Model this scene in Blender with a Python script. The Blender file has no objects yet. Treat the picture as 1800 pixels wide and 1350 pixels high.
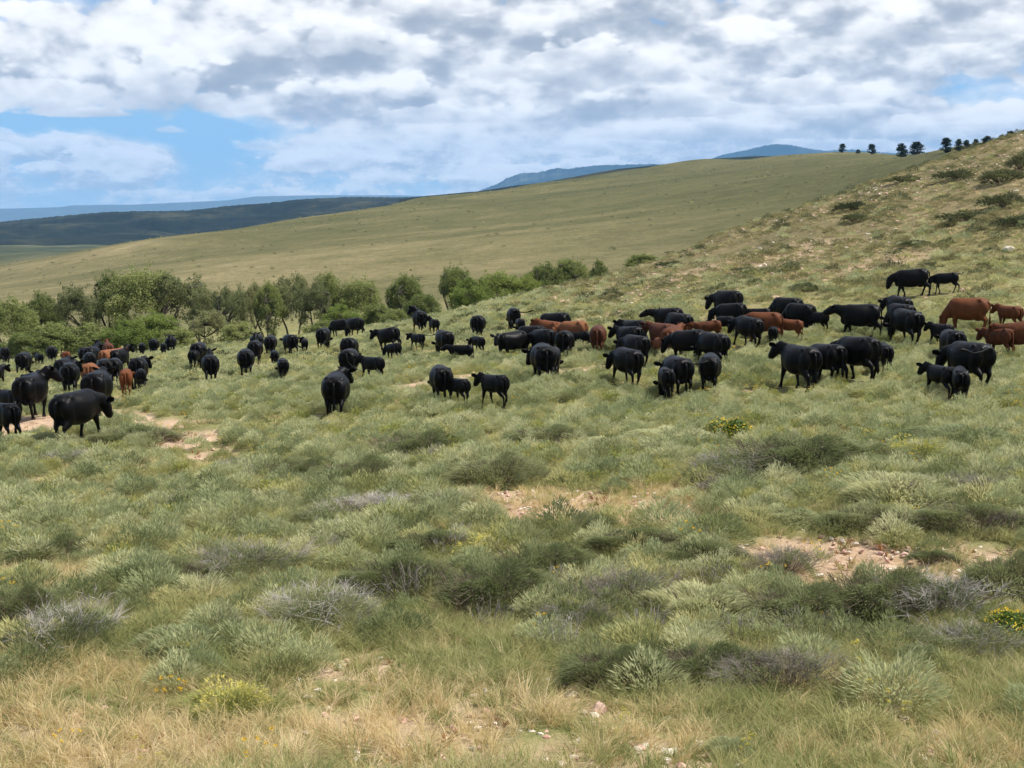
import bpy, bmesh, math, random
import numpy as np
from mathutils import Vector, Matrix

# ------------------------------------------------------------------ camera, light, exposure
scene = bpy.context.scene
COL = scene.collection
FPX = 2200.0                       # focal length in pixels of the 1800 px wide photograph
PITCH = math.atan(285.0 / FPX)     # the camera looks slightly down
cam_data = bpy.data.cameras.new('camera')
cam = bpy.data.objects.new('camera', cam_data)
COL.objects.link(cam)
cam_data.sensor_width = 36.0
cam_data.lens = FPX / 1800.0 * 36.0
cam_data.clip_start = 0.05
cam_data.clip_end = 60000.0
cam.location = (0, 0, 0)
cam.rotation_euler = (math.pi / 2 - PITCH, 0, 0)
scene.camera = cam

SUN_EL = math.radians(57)
SUN_AZ = math.radians(92)          # clockwise from +Y (view direction): to the right
sun_data = bpy.data.lights.new('sun', 'SUN')
sun = bpy.data.objects.new('sun', sun_data)
COL.objects.link(sun)
sun_data.energy = 5.0
sun_data.angle = math.radians(0.5)
sun_data.color = (1.0, 0.955, 0.88)
sd = Vector((math.sin(SUN_AZ) * math.cos(SUN_EL), math.cos(SUN_AZ) * math.cos(SUN_EL), math.sin(SUN_EL)))
sun.rotation_euler = sd.to_track_quat('Z', 'Y').to_euler()

scene.view_settings.view_transform = 'Standard'
scene.view_settings.look = 'None'
scene.view_settings.exposure = 0.50
scene.view_settings.gamma = 1.0
scene.view_settings.use_curve_mapping = False

# ------------------------------------------------------------------ node helpers
class NT:
    def __init__(s, tree):
        s.t = tree
    def new(s, typ, **kw):
        n = s.t.nodes.new(typ)
        for k, v in kw.items():
            setattr(n, k, v)
        return n
    def put(s, sock, v):
        if isinstance(v, bpy.types.NodeSocket):
            s.t.links.new(v, sock)
        elif v is not None:
            sock.default_value = v
    def m(s, op, a, b=None, c=None, clamp=False):
        n = s.new('ShaderNodeMath', operation=op, use_clamp=clamp)
        s.put(n.inputs[0], a)
        if b is not None: s.put(n.inputs[1], b)
        if c is not None: s.put(n.inputs[2], c)
        return n.outputs[0]
    def mix(s, f, a, b, blend='MIX'):
        n = s.new('ShaderNodeMix', data_type='RGBA', blend_type=blend)
        s.put(n.inputs[0], f)
        for i, v in ((6, a), (7, b)):
            if isinstance(v, tuple): v = tuple(v[:3]) + (1,)
            s.put(n.inputs[i], v)
        return n.outputs[2]
    def noise(s, vec, scale, detail=4, rough=0.5, dist=0.0):
        n = s.new('ShaderNodeTexNoise')
        if vec is not None: s.put(n.inputs['Vector'], vec)
        n.inputs['Scale'].default_value = scale
        n.inputs['Detail'].default_value = detail
        n.inputs['Roughness'].default_value = rough
        n.inputs['Distortion'].default_value = dist
        return n.outputs[0]
    def ss(s, x, lo, hi, a=0.0, b=1.0):
        n = s.new('ShaderNodeMapRange', interpolation_type='SMOOTHSTEP')
        s.put(n.inputs[0], x)
        n.inputs[1].default_value = lo; n.inputs[2].default_value = hi
        n.inputs[3].default_value = a; n.inputs[4].default_value = b
        return n.outputs[0]
    def comb(s, x, y, z):
        n = s.new('ShaderNodeCombineXYZ')
        for i, v in enumerate((x, y, z)): s.put(n.inputs[i], v)
        return n.outputs[0]
    def scale(s, vec, v3):
        n = s.new('ShaderNodeVectorMath', operation='MULTIPLY')
        s.put(n.inputs[0], vec); n.inputs[1].default_value = v3
        return n.outputs[0]
    def add(s, vec, v3):
        n = s.new('ShaderNodeVectorMath', operation='ADD')
        s.put(n.inputs[0], vec); s.put(n.inputs[1], v3)
        return n.outputs[0]

# ------------------------------------------------------------------ sky with clouds
SKY_STRENGTH = 0.09
world = bpy.data.worlds.new("World")
scene.world = world
world.use_nodes = True
wt = world.node_tree
wt.nodes.clear()
W = NT(wt)
out = W.new('ShaderNodeOutputWorld')
bg = W.new('ShaderNodeBackground')
wt.links.new(bg.outputs[0], out.inputs[0])
bg.inputs[1].default_value = SKY_STRENGTH
sky = W.new('ShaderNodeTexSky', sky_type='NISHITA')
sky.sun_disc = False
sky.sun_elevation = SUN_EL
sky.sun_rotation = SUN_AZ
sky.altitude = 2000
sky.air_density = 1.3
sky.dust_density = 0.6
sky.ozone_density = 2.2
tc = W.new('ShaderNodeTexCoord')
sep = W.new('ShaderNodeSeparateXYZ')
wt.links.new(tc.outputs['Generated'], sep.inputs[0])
dx, dy, dz = sep.outputs
az = W.m('ARCTAN2', dx, dy)
el = W.m('ARCSINE', dz)

def blob(u, v, w, h, amp):
    a0 = (u - 900) / FPX; e0 = (390 - v) / FPX
    p = W.m('POWER', W.m('MULTIPLY', W.m('SUBTRACT', az, a0), FPX / w), 2.0)
    q = W.m('POWER', W.m('MULTIPLY', W.m('SUBTRACT', el, e0), FPX / h), 2.0)
    g = W.m('EXPONENT', W.m('MULTIPLY', W.m('ADD', p, q), -1.0))
    return W.m('MULTIPLY', g, amp)

def total(lst, base):
    acc = base
    for b in lst:
        acc = W.m('ADD', acc, blob(*b))
    return acc

world.cycles.sampling_method = 'NONE'
def cloud_field(ox, oy, detail=8):
    """heaped clouds: rounded cells broken up by noise, smaller and flatter towards the horizon"""
    p = W.comb(W.m('ADD', dx, ox), dy, W.m('MULTIPLY', W.m('ADD', dz, oy), 1.75))
    # one noise whose scale grows towards the horizon
    sc = W.ss(el, 0.035, 0.085, 2.2, 1.0)
    q = W.new('ShaderNodeVectorMath', operation='SCALE')
    W.put(q.inputs[0], p); q.inputs['Scale'].default_value = 1.0
    big = W.noise(p, 5.0, detail + 1, 0.60, 0.2)
    puffs = W.new('ShaderNodeTexVoronoi', feature='F1')
    W.put(puffs.inputs['Vector'], p); puffs.inputs['Scale'].default_value = 19.0
    puffs.inputs['Detail'].default_value = 2.6; puffs.inputs['Roughness'].default_value = 0.55
    return W.m('ADD', big, W.m('MULTIPLY', W.m('SUBTRACT', 0.45, puffs.outputs['Distance']), 0.30))
def small_field(ox, oy, detail=7):
    p = W.comb(W.m('ADD', dx, ox), dy, W.m('MULTIPLY', W.m('ADD', dz, oy), 2.3))
    return W.noise(p, 20.0, detail, 0.68, 0.1)
def fmix(f, a, b):
    n = W.new('ShaderNodeMix', data_type='FLOAT')
    W.put(n.inputs[0], f); W.put(n.inputs[2], a); W.put(n.inputs[3], b)
    return n.outputs[0]
fl = W.ss(el, 0.03, 0.10)
d0 = fmix(fl, small_field(0, 0), cloud_field(0, 0))
d1 = fmix(fl, small_field(-0.003, 0.006, 5), cloud_field(-0.008, 0.017, 7))
bias = total([
    (130, -10, 100, 30, -1.0), (420, -22, 50, 24, -0.3),
    (350, 110, 900, 85, 0.30), (1150, 90, 800, 140, 0.30), (1650, 60, 250, 90, 0.16),
    (1200, 235, 700, 60, 0.15), (560, 215, 260, 22, 0.10),
    (40, 232, 260, 22, -0.34), (400, 255, 95, 45, -0.38),
    (300, 330, 600, 22, -0.04),
    (40, 272, 60, 18, 0.22), (240, 278, 100, 20, 0.26), (590, 265, 170, 28, 0.22),
    (1740, 195, 130, 18, -0.10), (1580, 215, 60, 26, 0.12), (880, 262, 120, 14, 0.08), (1250, 235, 200, 16, 0.06), (200, 325, 160, 14, 0.08)], 0.0)
D = W.m('ADD', d0, bias)
cover = W.ss(D, 0.41, 0.51)
veil = W.ss(D, 0.26, 0.54, 0.0, 0.75)
cover = W.m('MAXIMUM', cover, veil)
lit = W.m('MULTIPLY', W.m('SUBTRACT', d0, d1), 4.4)
thick = W.ss(D, 0.60, 1.0)
def low_field(oy):
    return W.noise(W.comb(dx, dy, W.m('MULTIPLY', W.m('ADD', dz, oy), 2.6)), 6.0, 3, 0.5, 0.5)
# broad light: tops of the heaps bright, flat undersides grey
soft = W.m('MULTIPLY', W.m('SUBTRACT', low_field(0.024), low_field(-0.004)), 1.7)
greys = total([
    (130, 168, 380, 13, 0.40), (470, 130, 110, 24, 0.22), (1010, 95, 250, 48, 0.42), (1500, 85, 170, 26, 0.24),
    (1430, 152, 170, 13, 0.28), (900, 212, 500, 7, 0.26), (1230, 192, 180, 12, 0.22),
    (130, 80, 170, 45, -0.22), (600, 60, 200, 30, -0.15)], 0.0)
bright = W.m('SUBTRACT', W.m('ADD', lit, 0.74), W.m('ADD', W.m('MULTIPLY', thick, 0.10), W.m('ADD', soft, W.m('MULTIPLY', greys, 1.25))))
bright = W.m('ADD', W.m('MULTIPLY', W.m('TANH', W.m('MULTIPLY', W.m('SUBTRACT', bright, 0.5), 1.7)), 0.5), 0.5)
K = 1.0 / SKY_STRENGTH
def cloud_ramp(x):
    cr = W.new('ShaderNodeValToRGB'); ce = cr.color_ramp.elements
    ce.new(0.5)
    for e_, (p_, c_) in zip(ce, [(0.0, (.31, .325, .355)), (0.5, (.57, .57, .575)), (1.0, (.93, .90, .85))]):
        e_.position = p_; e_.color = c_ + (1,)
    W.put(cr.inputs[0], x)
    return W.mix(1.0, cr.outputs[0], (K, K, K), 'MULTIPLY')
skycol = W.mix(1.0, sky.outputs[0], (0.62, 0.86, 1.12), 'MULTIPLY')
skyc = W.mix(W.ss(el, 0.0, 0.16, 0.75, 0.1), skycol, (0.31 * K, 0.49 * K, 0.70 * K))
ccol = W.mix(W.ss(el, 0.0, 0.10, 0.50, 0.0), cloud_ramp(bright), (0.44 * K, 0.55 * K, 0.67 * K))
cover = W.m('MULTIPLY', cover, W.ss(el, 0.0, 0.04, 0.6, 1.0))
back = W.mix(cover, skyc, ccol)
# single heaps in front of that, farthest first: billowing tops, flat grey undersides
n0 = W.m('SUBTRACT', d0, 0.52)
relief2 = W.m('MULTIPLY', W.m('SUBTRACT', d0, d1), 1.8)
HEAPS = [(150, 262, 55, 22, 0, .7), (320, 238, 60, 20, .05, .6), (470, 262, 70, 30, 0, .7), (40, 250, 50, 20, 0, .5), (40, 288, 62, 34, 0, .9), (120, 302, 60, 16, 0, .7), (240, 292, 115, 38, 0, .9), (420, 345, 240, 15, 0, .45), (560, 290, 160, 48, 0, .9), (860, 292, 60, 24, 0, .8),
         (1010, 300, 150, 24, .05, .7), (700, 318, 120, 12, .05, .6), (1560, 235, 62, 50, 0, .8), (1450, 262, 190, 20, .05, .6), (1080, 262, 160, 22, .1, .7),
         (700, 208, 330, 50, .10, 1), (1250, 240, 270, 36, .12, .8), (210, 214, 230, 24, .08, 1), (1480, 208, 190, 26, .18, .8), (1700, 232, 120, 16, .1, .6),
         (640, 168, 280, 62, .05, 1), (1200, 196, 240, 46, .22, 1), (60, 182, 240, 115, .10, 1), (340, 188, 260, 125, .12, 1),
         (1400, 176, 260, 62, .12, 1), (1690, 150, 160, 62, .22, 1), (1010, 128, 300, 95, .34, 1), (620, 100, 280, 90, .16, 1), (1560, 92, 300, 72, .30, 1),
         (1290, 70, 200, 70, .05, 1), (780, 32, 260, 60, .22, 1), (1700, 30, 200, 60, .1, 1)]
for (u_, v_, w_, h_, g_, op) in HEAPS:
    X_ = W.m('MULTIPLY', W.m('SUBTRACT', az, (u_ - 900) / FPX), FPX / w_)
    up_ = W.m('MULTIPLY', W.m('SUBTRACT', el, (390 - v_) / FPX), FPX / h_)
    Y_ = W.m('MAXIMUM', up_, W.m('MULTIPLY', up_, -2.3))
    E_ = W.m('SUBTRACT', 1.0, W.m('SQRT', W.m('ADD', W.m('MULTIPLY', X_, X_), W.m('MULTIPLY', Y_, Y_))))
    amp = W.ss(up_, -0.3, 0.25, 1.9, 3.0)
    den = W.m('ADD', E_, W.m('MULTIPLY', n0, amp))
    cov = W.ss(den, 0.0, 0.24, 0.0, op)
    rim = W.m('MULTIPLY', W.ss(den, 0.55, 0.05), W.ss(up_, -0.1, 0.35, 0.0, 0.22))
    sh = W.m('ADD', W.m('ADD', W.m('MULTIPLY', W.ss(up_, -0.35, 0.75), 0.34), 0.66 - g_), W.m('ADD', rim, relief2))
    # light that scatters through keeps undersides soft
    low_ = (390 - v_) / FPX
    t_ = min(max(1 - low_ / 0.10, 0), 1) * 0.45
    cc = W.mix(t_, cloud_ramp(sh), (0.50 * K, 0.60 * K, 0.72 * K))
    back = W.mix(cov, back, cc)
wt.links.new(back, bg.inputs[0])
# high overhead the same broken cloud goes on, with less fine detail
hp = W.noise(W.comb(dx, dy, W.m('MULTIPLY', dz, 1.75)), 7.5, 4, 0.57, 0.15)
bg2 = W.new('ShaderNodeBackground'); bg2.inputs[1].default_value = SKY_STRENGTH
wt.links.new(W.mix(W.ss(hp, 0.42, 0.56), skycol, cloud_ramp(W.ss(hp, 0.40, 0.75, 1.0, 0.25))), bg2.inputs[0])
ms = W.new('ShaderNodeMixShader')
W.put(ms.inputs[0], W.ss(el, 0.20, 0.26))
wt.links.new(bg.outputs[0], ms.inputs[1]); wt.links.new(bg2.outputs[0], ms.inputs[2])
wt.links.new(ms.outputs[0], out.inputs[0])

# ------------------------------------------------------------------ small tools
rng = np.random.default_rng(7)
random.seed(7)

def ray(u, v):
    x = (u - 900) / FPX; y = (675 - v) / FPX
    c, s = math.cos(PITCH), math.sin(PITCH)
    return (x, c + y * s, -s + y * c)

def tag(o, label=None, cat=None, group=None, kind=None):
    if label: o['label'] = label
    if cat: o['category'] = cat
    if group: o['group'] = group
    if kind: o['kind'] = kind
    return o

def link(name, data, parent=None, loc=None):
    o = bpy.data.objects.new(name, data)
    COL.objects.link(o)
    if parent is not None: o.parent = parent
    if loc is not None: o.location = loc
    return o

def mesh_np(name, verts, faces, mats=(), midx=None, smooth=False):
    """faces: int array (M,3) or (M,4)"""
    verts = np.asarray(verts, dtype=np.float32); faces = np.asarray(faces, dtype=np.int32)
    me = bpy.data.meshes.new(name)
    k = faces.shape[1]
    me.vertices.add(len(verts)); me.vertices.foreach_set('co', verts.ravel())
    me.loops.add(faces.size); me.loops.foreach_set('vertex_index', faces.ravel())
    me.polygons.add(len(faces))
    me.polygons.foreach_set('loop_start', np.arange(0, faces.size, k, dtype=np.int32))
    me.polygons.foreach_set('loop_total', np.full(len(faces), k, dtype=np.int32))
    if midx is not None: me.polygons.foreach_set('material_index', np.asarray(midx, dtype=np.int32))
    me.polygons.foreach_set('use_smooth', np.full(len(faces), smooth, dtype=bool))
    for m in mats: me.materials.append(m)
    me.update(calc_edges=True); me.validate()
    return me

def _hash(ix, iy, seed):
    h = (ix.astype(np.int64) * 374761393 + iy.astype(np.int64) * 668265263 + seed * 1442695041) & 0xffffffff
    h = ((h ^ (h >> 13)) * 1274126177) & 0xffffffff
    return ((h ^ (h >> 16)) & 0xffff) / 65535.0

def vnoise(x, y, seed=0):
    x = np.asarray(x, float); y = np.asarray(y, float)
    ix = np.floor(x); iy = np.floor(y); fx = x - ix; fy = y - iy
    fx = fx * fx * (3 - 2 * fx); fy = fy * fy * (3 - 2 * fy)
    a = _hash(ix, iy, seed); b = _hash(ix + 1, iy, seed); c = _hash(ix, iy + 1, seed); d = _hash(ix + 1, iy + 1, seed)
    return (a * (1 - fx) + b * fx) * (1 - fy) + (c * (1 - fx) + d * fx) * fy

def fbm(x, y, seed=0, octv=4, rough=0.5):
    s = 0; a = 1; t = 0
    for i in range(octv):
        s = s + a * vnoise(x * 2 ** i + 17.3 * i, y * 2 ** i - 9.1 * i, seed + i); t += a; a *= rough
    return s / t - 0.5

# ------------------------------------------------------------------ terrain
NEAR = [(0.3, -1.7), (3, -2.25), (6, -3.4), (9, -4.35), (11, -4.8), (15, -5.15)]
COLUMNS = {
 -2600: [(22, -5.8), (40, -7.5), (70, -11), (100, -14), (150, -19), (300, -26), (700, -34), (1500, -40), (2500, -42)],
 -600: [(22, -5.7), (40, -7.1), (70, -9.7), (100, -12), (120, -13), (150, -18), (300, -24), (700, -30), (1500, -40), (2500, -42)],
 0:    [(22, -5.75), (38, -6.8), (52, -7.4), (70, -9.0), (85, -10.3), (100, -11.2), (118, -11.9), (135, -16), (170, -18), (200, -18), (300, -20.5), (450, -22.5), (700, -24.5), (900, -31), (1100, -38), (1500, -41), (2500, -42)],
 300:  [(22, -5.75), (38, -6.7), (52, -7.2), (68, -8.5), (85, -9.6), (100, -10.4), (115, -11.2), (135, -15.5), (170, -17.5), (200, -17.5), (300, -17.5), (450, -14.8), (700, -6.5), (900, -10), (1100, -18), (1500, -35), (2500, -42)],
 600:  [(22, -5.7), (38, -6.6), (52, -6.9), (68, -7.7), (85, -8.3), (100, -8.9), (108, -9.2), (130, -13.5), (170, -16.5), (200, -16.5), (300, -14), (450, -8), (700, 4), (950, 10), (1200, 0), (1500, -20), (2500, -42)],
 740:  [(22, -5.6), (40, -6.4), (52, -6.5), (68, -6.9), (85, -7.0), (100, -7.2), (120, -10.5), (150, -15), (200, -16), (300, -12.5), (450, -5), (700, 9), (1100, 22.5), (1400, 10), (1800, -20), (2500, -42)],
 900:  [(22, -5.5), (38, -6.2), (50, -6.1), (77, -6.6), (95, -6.5), (110, -6.3), (125, -7.6), (145, -12), (170, -15), (200, -15), (260, -12.8), (450, -1), (700, 14), (1000, 26), (1400, 40), (1700, 25), (2500, -42)],
 1100: [(22, -5.5), (40, -6.1), (50, -6.1), (70, -5.9), (90, -5.3), (110, -4.7), (128, -4.3), (150, -7.5), (200, -12), (300, -7), (450, 4), (700, 22), (1000, 38), (1450, 62), (1800, 45), (2500, -30)],
 1300: [(22, -5.4), (40, -5.8), (55, -5.5), (70, -4.9), (90, -3.6), (110, -2.0), (140, -0.1), (162, -2), (210, -7), (300, -2), (450, 9), (700, 28), (1000, 47), (1450, 67), (1800, 55), (2500, -10)],
 1500: [(22, -5.4), (40, -5.6), (57, -5.4), (70, -4.5), (90, -2.5), (110, -0.2), (130, 2.2), (155, 4.5), (180, 3.5), (230, 1), (300, 3), (450, 16), (700, 35), (1000, 54), (1400, 64), (2500, 0)],
 1650: [(22, -5.4), (40, -5.5), (58, -5.2), (70, -4.0), (90, -1.5), (110, 1), (130, 4), (150, 6.9), (165, 8.4), (190, 8), (230, 8), (300, 13), (450, 24), (600, 32.3), (900, 44), (2500, 0)],
 1800: [(22, -5.3), (40, -5.4), (59, -4.9), (70, -3.6), (90, -0.4), (110, 2.9), (130, 6.3), (150, 9.4), (175, 12.6), (200, 13.3), (260, 16), (500, 30), (900, 40), (2500, 0)],
 2400: [(22, -5.2), (40, -5.0), (70, -1.5), (110, 6), (150, 14), (175, 18), (220, 22), (400, 30), (1000, 40), (2500, 0)],
 5200: [(22, -5.0), (40, -4.5), (70, 0.5), (110, 8), (150, 16), (220, 22), (400, 30), (1000, 40), (2500, 0)],
}
RMAX = 18000.0
def _table():
    us = sorted(COLUMNS)
    az_k = np.array([math.atan2(*ray(u, 600)[:2]) for u in us])
    lr = np.linspace(math.log(0.3), math.log(RMAX), 900)
    prof = []
    for u in us:
        k = NEAR + COLUMNS[u] + [(5000, -42), (RMAX + 10, -46)]
        prof.append(np.interp(lr, np.log([p[0] for p in k]), [p[1] for p in k]))
    prof = np.array(prof)
    azg = np.radians(np.arange(-60, 60.01, 0.25))
    T = np.empty((len(azg), len(lr)))
    for j in range(len(lr)):
        T[:, j] = np.interp(azg, az_k, prof[:, j])
    def blur(A, sig, ax):
        n = int(sig * 3) + 1; k = np.exp(-0.5 * (np.arange(-n, n + 1) / sig) ** 2); k /= k.sum()
        pad = [(0, 0), (0, 0)]; pad[ax] = (n, n)
        B = np.pad(A, pad, mode='edge'); 
        return np.apply_along_axis(lambda v: np.convolve(v, k, 'valid'), ax, B)
    T = blur(T, 6, 1); T = blur(T, 6, 0)
    return azg, lr, T
AZG, LRG, TAB = _table()

def terrain(x, y):
    x = np.asarray(x, float); y = np.asarray(y, float)
    r = np.maximum(np.hypot(x, y), 0.31)
    a = np.arctan2(x, y)
    # behind the camera the land closes smoothly
    a = np.clip(a, AZG[0] + 1e-4, AZG[-1] - 1e-4)
    fa = (a - AZG[0]) / (AZG[1] - AZG[0]); fr = (np.log(r) - LRG[0]) / (LRG[1] - LRG[0])
    fr = np.clip(fr, 0, len(LRG) - 1.001)
    ia = fa.astype(int); ir = fr.astype(int); ta = fa - ia; tr = fr - ir
    z = (TAB[ia, ir] * (1 - ta) + TAB[ia + 1, ir] * ta) * (1 - tr) + (TAB[ia, ir + 1] * (1 - ta) + TAB[ia + 1, ir + 1] * ta) * tr
    back = np.clip((np.abs(np.arctan2(x, y)) - 1.2) / 1.7, 0, 1)
    z = z * (1 - back) + back * (-1.7 + np.minimum(r, 400) * 0.01)
    # hummocks near, gullies and swells far
    w1 = np.clip((r - 5) / 10, 0, 1) * np.clip((260 - r) / 120, 0, 1)
    z = z + w1 * (fbm(x * 0.9, y * 0.9, 3, 3) * 0.22 + fbm(x * 0.12, y * 0.12, 5, 2) * 0.5)
    w2 = np.clip((r - 230) / 300, 0, 1) * np.clip((3000 - r) / 800, 0, 1)
    g = fbm(x * 0.006 + y * 0.0025, y * 0.0035, 11, 4)
    gul = 1 - np.abs(fbm((x + 0.35 * y) * 0.0045, (y - 0.9 * x) * 0.0018, 21, 3)) * 4
    swell = np.sin((y * 0.9 - x * 0.35) * 0.021 + fbm(x * 0.004, y * 0.004, 77, 3) * 7)
    z = z + w2 * (g * 8 + swell * 2.4 - np.clip(gul, 0, 1) ** 2 * 5.5) * np.clip(r / 900, 0.25, 1.0)
    w3 = np.clip((r - 75) / 40, 0, 1) * np.clip((230 - r) / 50, 0, 1) * np.clip((np.arctan2(x, y) - 0.02) / 0.15, 0, 1)
    z = z + w3 * fbm(x * 0.07, y * 0.05, 31, 4) * 1.6
    return z

_RS = np.exp(np.linspace(math.log(6), math.log(4000), 5000))
def hit(u, v, rmax=None):
    """first point of the ground seen through (u, v)"""
    d = ray(u, v); h = math.hypot(d[0], d[1])
    x = d[0] / h * _RS; y = d[1] / h * _RS; zr = d[2] / h * _RS
    below = np.nonzero(zr < terrain(x, y))[0]
    i = below[0] if len(below) else len(_RS) - 1
    if rmax is not None and _RS[i] > rmax: 
        i = np.searchsorted(_RS, rmax)
    return float(x[i]), float(y[i]), float(_RS[i])
def on(u, v, rmax=None):
    x, y, r = hit(u, v, rmax)
    return Vector((x, y, float(terrain(x, y)))), r

# ------------------------------------------------------------------ materials
def mat(name, rough=0.85):
    m = bpy.data.materials.new(name); m.use_nodes = True
    t = m.node_tree; b = t.nodes['Principled BSDF']
    b.inputs['Roughness'].default_value = rough
    b.inputs['Specular IOR Level'].default_value = 0.25
    return m, NT(t), b

def ramp(N, fac, stops):
    n = N.new('ShaderNodeValToRGB'); e = n.color_ramp.elements
    while len(e) < len(stops): e.new(0.5)
    for x, (p, c) in zip(e, stops):
        x.position = p; x.color = tuple(c) + (1,)
    N.put(n.inputs[0], fac)
    return n.outputs[0]

def leaf_material(name, colors, patch=0.35, trans=0.3, rough=0.75, fine=0.0):
    """plant matter: tone differs from plant to plant and over the ground in patches"""
    m, N, b = mat(name, rough)
    oi = N.new('ShaderNodeObjectInfo'); ge = N.new('ShaderNodeNewGeometry')
    f = N.m('ADD', N.m('MULTIPLY', oi.outputs['Random'], 0.75),
            N.m('MULTIPLY', N.noise(ge.outputs['Position'], patch, 3, 0.6), 0.9))
    f = N.m('ADD', f, N.m('MULTIPLY', ge.outputs['Random Per Island'], 0.35))
    f = N.m('SUBTRACT', f, 0.50, clamp=True)
    k = len(colors)
    c = ramp(N, f, [(i / (k - 1), col) for i, col in enumerate(colors)])
    N.put(b.inputs['Base Color'], c)
    if trans > 0:
        tr = N.new('ShaderNodeBsdfTranslucent'); N.put(tr.inputs[0], c)
        mx = N.new('ShaderNodeMixShader'); mx.inputs[0].default_value = trans
        N.t.links.new(b.outputs[0], mx.inputs[1]); N.t.links.new(tr.outputs[0], mx.inputs[2])
        N.t.links.new(mx.outputs[0], N.t.nodes['Material Output'].inputs[0])
    return m

M = {}
M['grass'] = leaf_material('green_grass', [(.20, .235, .075), (.28, .30, .11), (.38, .365, .155), (.50, .43, .22)], trans=.5)
M['dry'] = leaf_material('dry_grass', [(.38, .34, .13), (.55, .44, .21), (.68, .54, .30), (.74, .62, .38)], trans=.5)
M['sage'] = leaf_material('silver_sage', [(.21, .245, .115), (.33, .36, .175), (.45, .455, .235), (.58, .555, .32)], trans=.45)
M['olive'] = leaf_material('olive_cover', [(.21, .225, .085), (.33, .335, .13), (.44, .42, .175), (.54, .49, .235)], trans=.45)
M['hilltuft'] = leaf_material('hill_grass', [(.155, .16, .065), (.215, .205, .088), (.28, .25, .115), (.36, .31, .155)], trans=.4)
M['shrub'] = leaf_material('dark_green_shrub', [(.125, .15, .06), (.185, .21, .085), (.25, .27, .12), (.34, .345, .17)], trans=.5)
M['twig'] = leaf_material('grey_twigs', [(.17, .145, .12), (.24, .21, .18), (.33, .295, .26), (.45, .41, .37)], trans=0)
M['wood'] = leaf_material('shrub_wood', [(.07, .05, .035), (.12, .09, .06), (.18, .14, .10)], trans=0)
M['rabbit'] = leaf_material('rabbitbrush_green', [(.17, .21, .05), (.25, .28, .08), (.33, .34, .11)])
M['yellow'] = leaf_material('yellow_bloom', [(.42, .38, .08), (.54, .47, .10), (.60, .54, .16)], trans=.4)
M['orange'] = leaf_material('golden_bloom', [(.60, .36, .01), (.75, .48, .02), (.78, .55, .04)])
M['rust'] = leaf_material('rust_weed', [(.20, .09, .035), (.30, .14, .05), (.36, .20, .08)])
M['bright'] = leaf_material('fresh_leaf', [(.07, .12, .02), (.11, .17, .03), (.16, .22, .05)])
M['tree_green'] = leaf_material('cottonwood_leaf', [(.135, .17, .05), (.195, .23, .07), (.26, .29, .095), (.33, .345, .13)], patch=.08, trans=.5)
M['tree_dull'] = leaf_material('dull_leaf', [(.125, .145, .06), (.18, .20, .082), (.235, .25, .105), (.30, .30, .135)], patch=.08, trans=.5)
M['tree_bright'] = leaf_material('bright_leaf', [(.15, .20, .045), (.21, .265, .06), (.28, .325, .085)], patch=.08, trans=.5)
M['bark'] = leaf_material('grey_brown_bark', [(.045, .036, .028), (.08, .065, .05), (.12, .10, .08)], trans=0)
M['juniper'] = leaf_material('juniper_needles', [(.018, .032, .016), (.030, .048, .024), (.045, .065, .03)], trans=0.1)

M['hillbush'] = leaf_material('hill_bush', [(.06, .075, .032), (.09, .105, .045), (.13, .14, .062), (.19, .185, .09)], trans=.3)
def soil_colour(N, pos):
    s1 = N.noise(pos, 1.3, 5, 0.65); s2 = N.noise(pos, 14, 4, 0.6)
    return ramp(N, N.m('ADD', N.m('MULTIPLY', s1, 0.6), N.m('MULTIPLY', s2, 0.4)),
                [(0.30, (.19, .115, .07)), (0.42, (.35, .235, .15)), (0.56, (.50, .365, .25)), (0.72, (.62, .49, .36))])

gm, N, b = mat('range_ground', 0.95)
b.inputs['Specular IOR Level'].default_value = 0.1
ge = N.new('ShaderNodeNewGeometry'); pos = ge.outputs['Position']
def attr(nm):
    a = N.new('ShaderNodeAttribute'); a.attribute_name = nm
    return a.outputs['Fac']
bare, farw, hill = attr('bare'), attr('far'), attr('hill')
soil = soil_colour(N, pos)
n1 = N.noise(pos, 0.5, 6, 0.65); n2 = N.noise(pos, 5.0, 5, 0.7)
turf = ramp(N, N.m('ADD', N.m('MULTIPLY', n1, 0.5), N.m('MULTIPLY', n2, 0.5)),
            [(0.34, (.10, .105, .04)), (0.48, (.17, .17, .065)), (0.58, (.26, .225, .105)), (0.70, (.38, .30, .17))])
hillc = ramp(N, N.m('ADD', N.m('MULTIPLY', N.noise(pos, 0.9, 6, 0.7), 0.6), N.m('MULTIPLY', N.noise(pos, 0.07, 3), 0.4)),
             [(0.36, (.12, .105, .052)), (0.46, (.16, .135, .065)), (0.56, (.21, .165, .085)), (0.68, (.29, .22, .125))])
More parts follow.
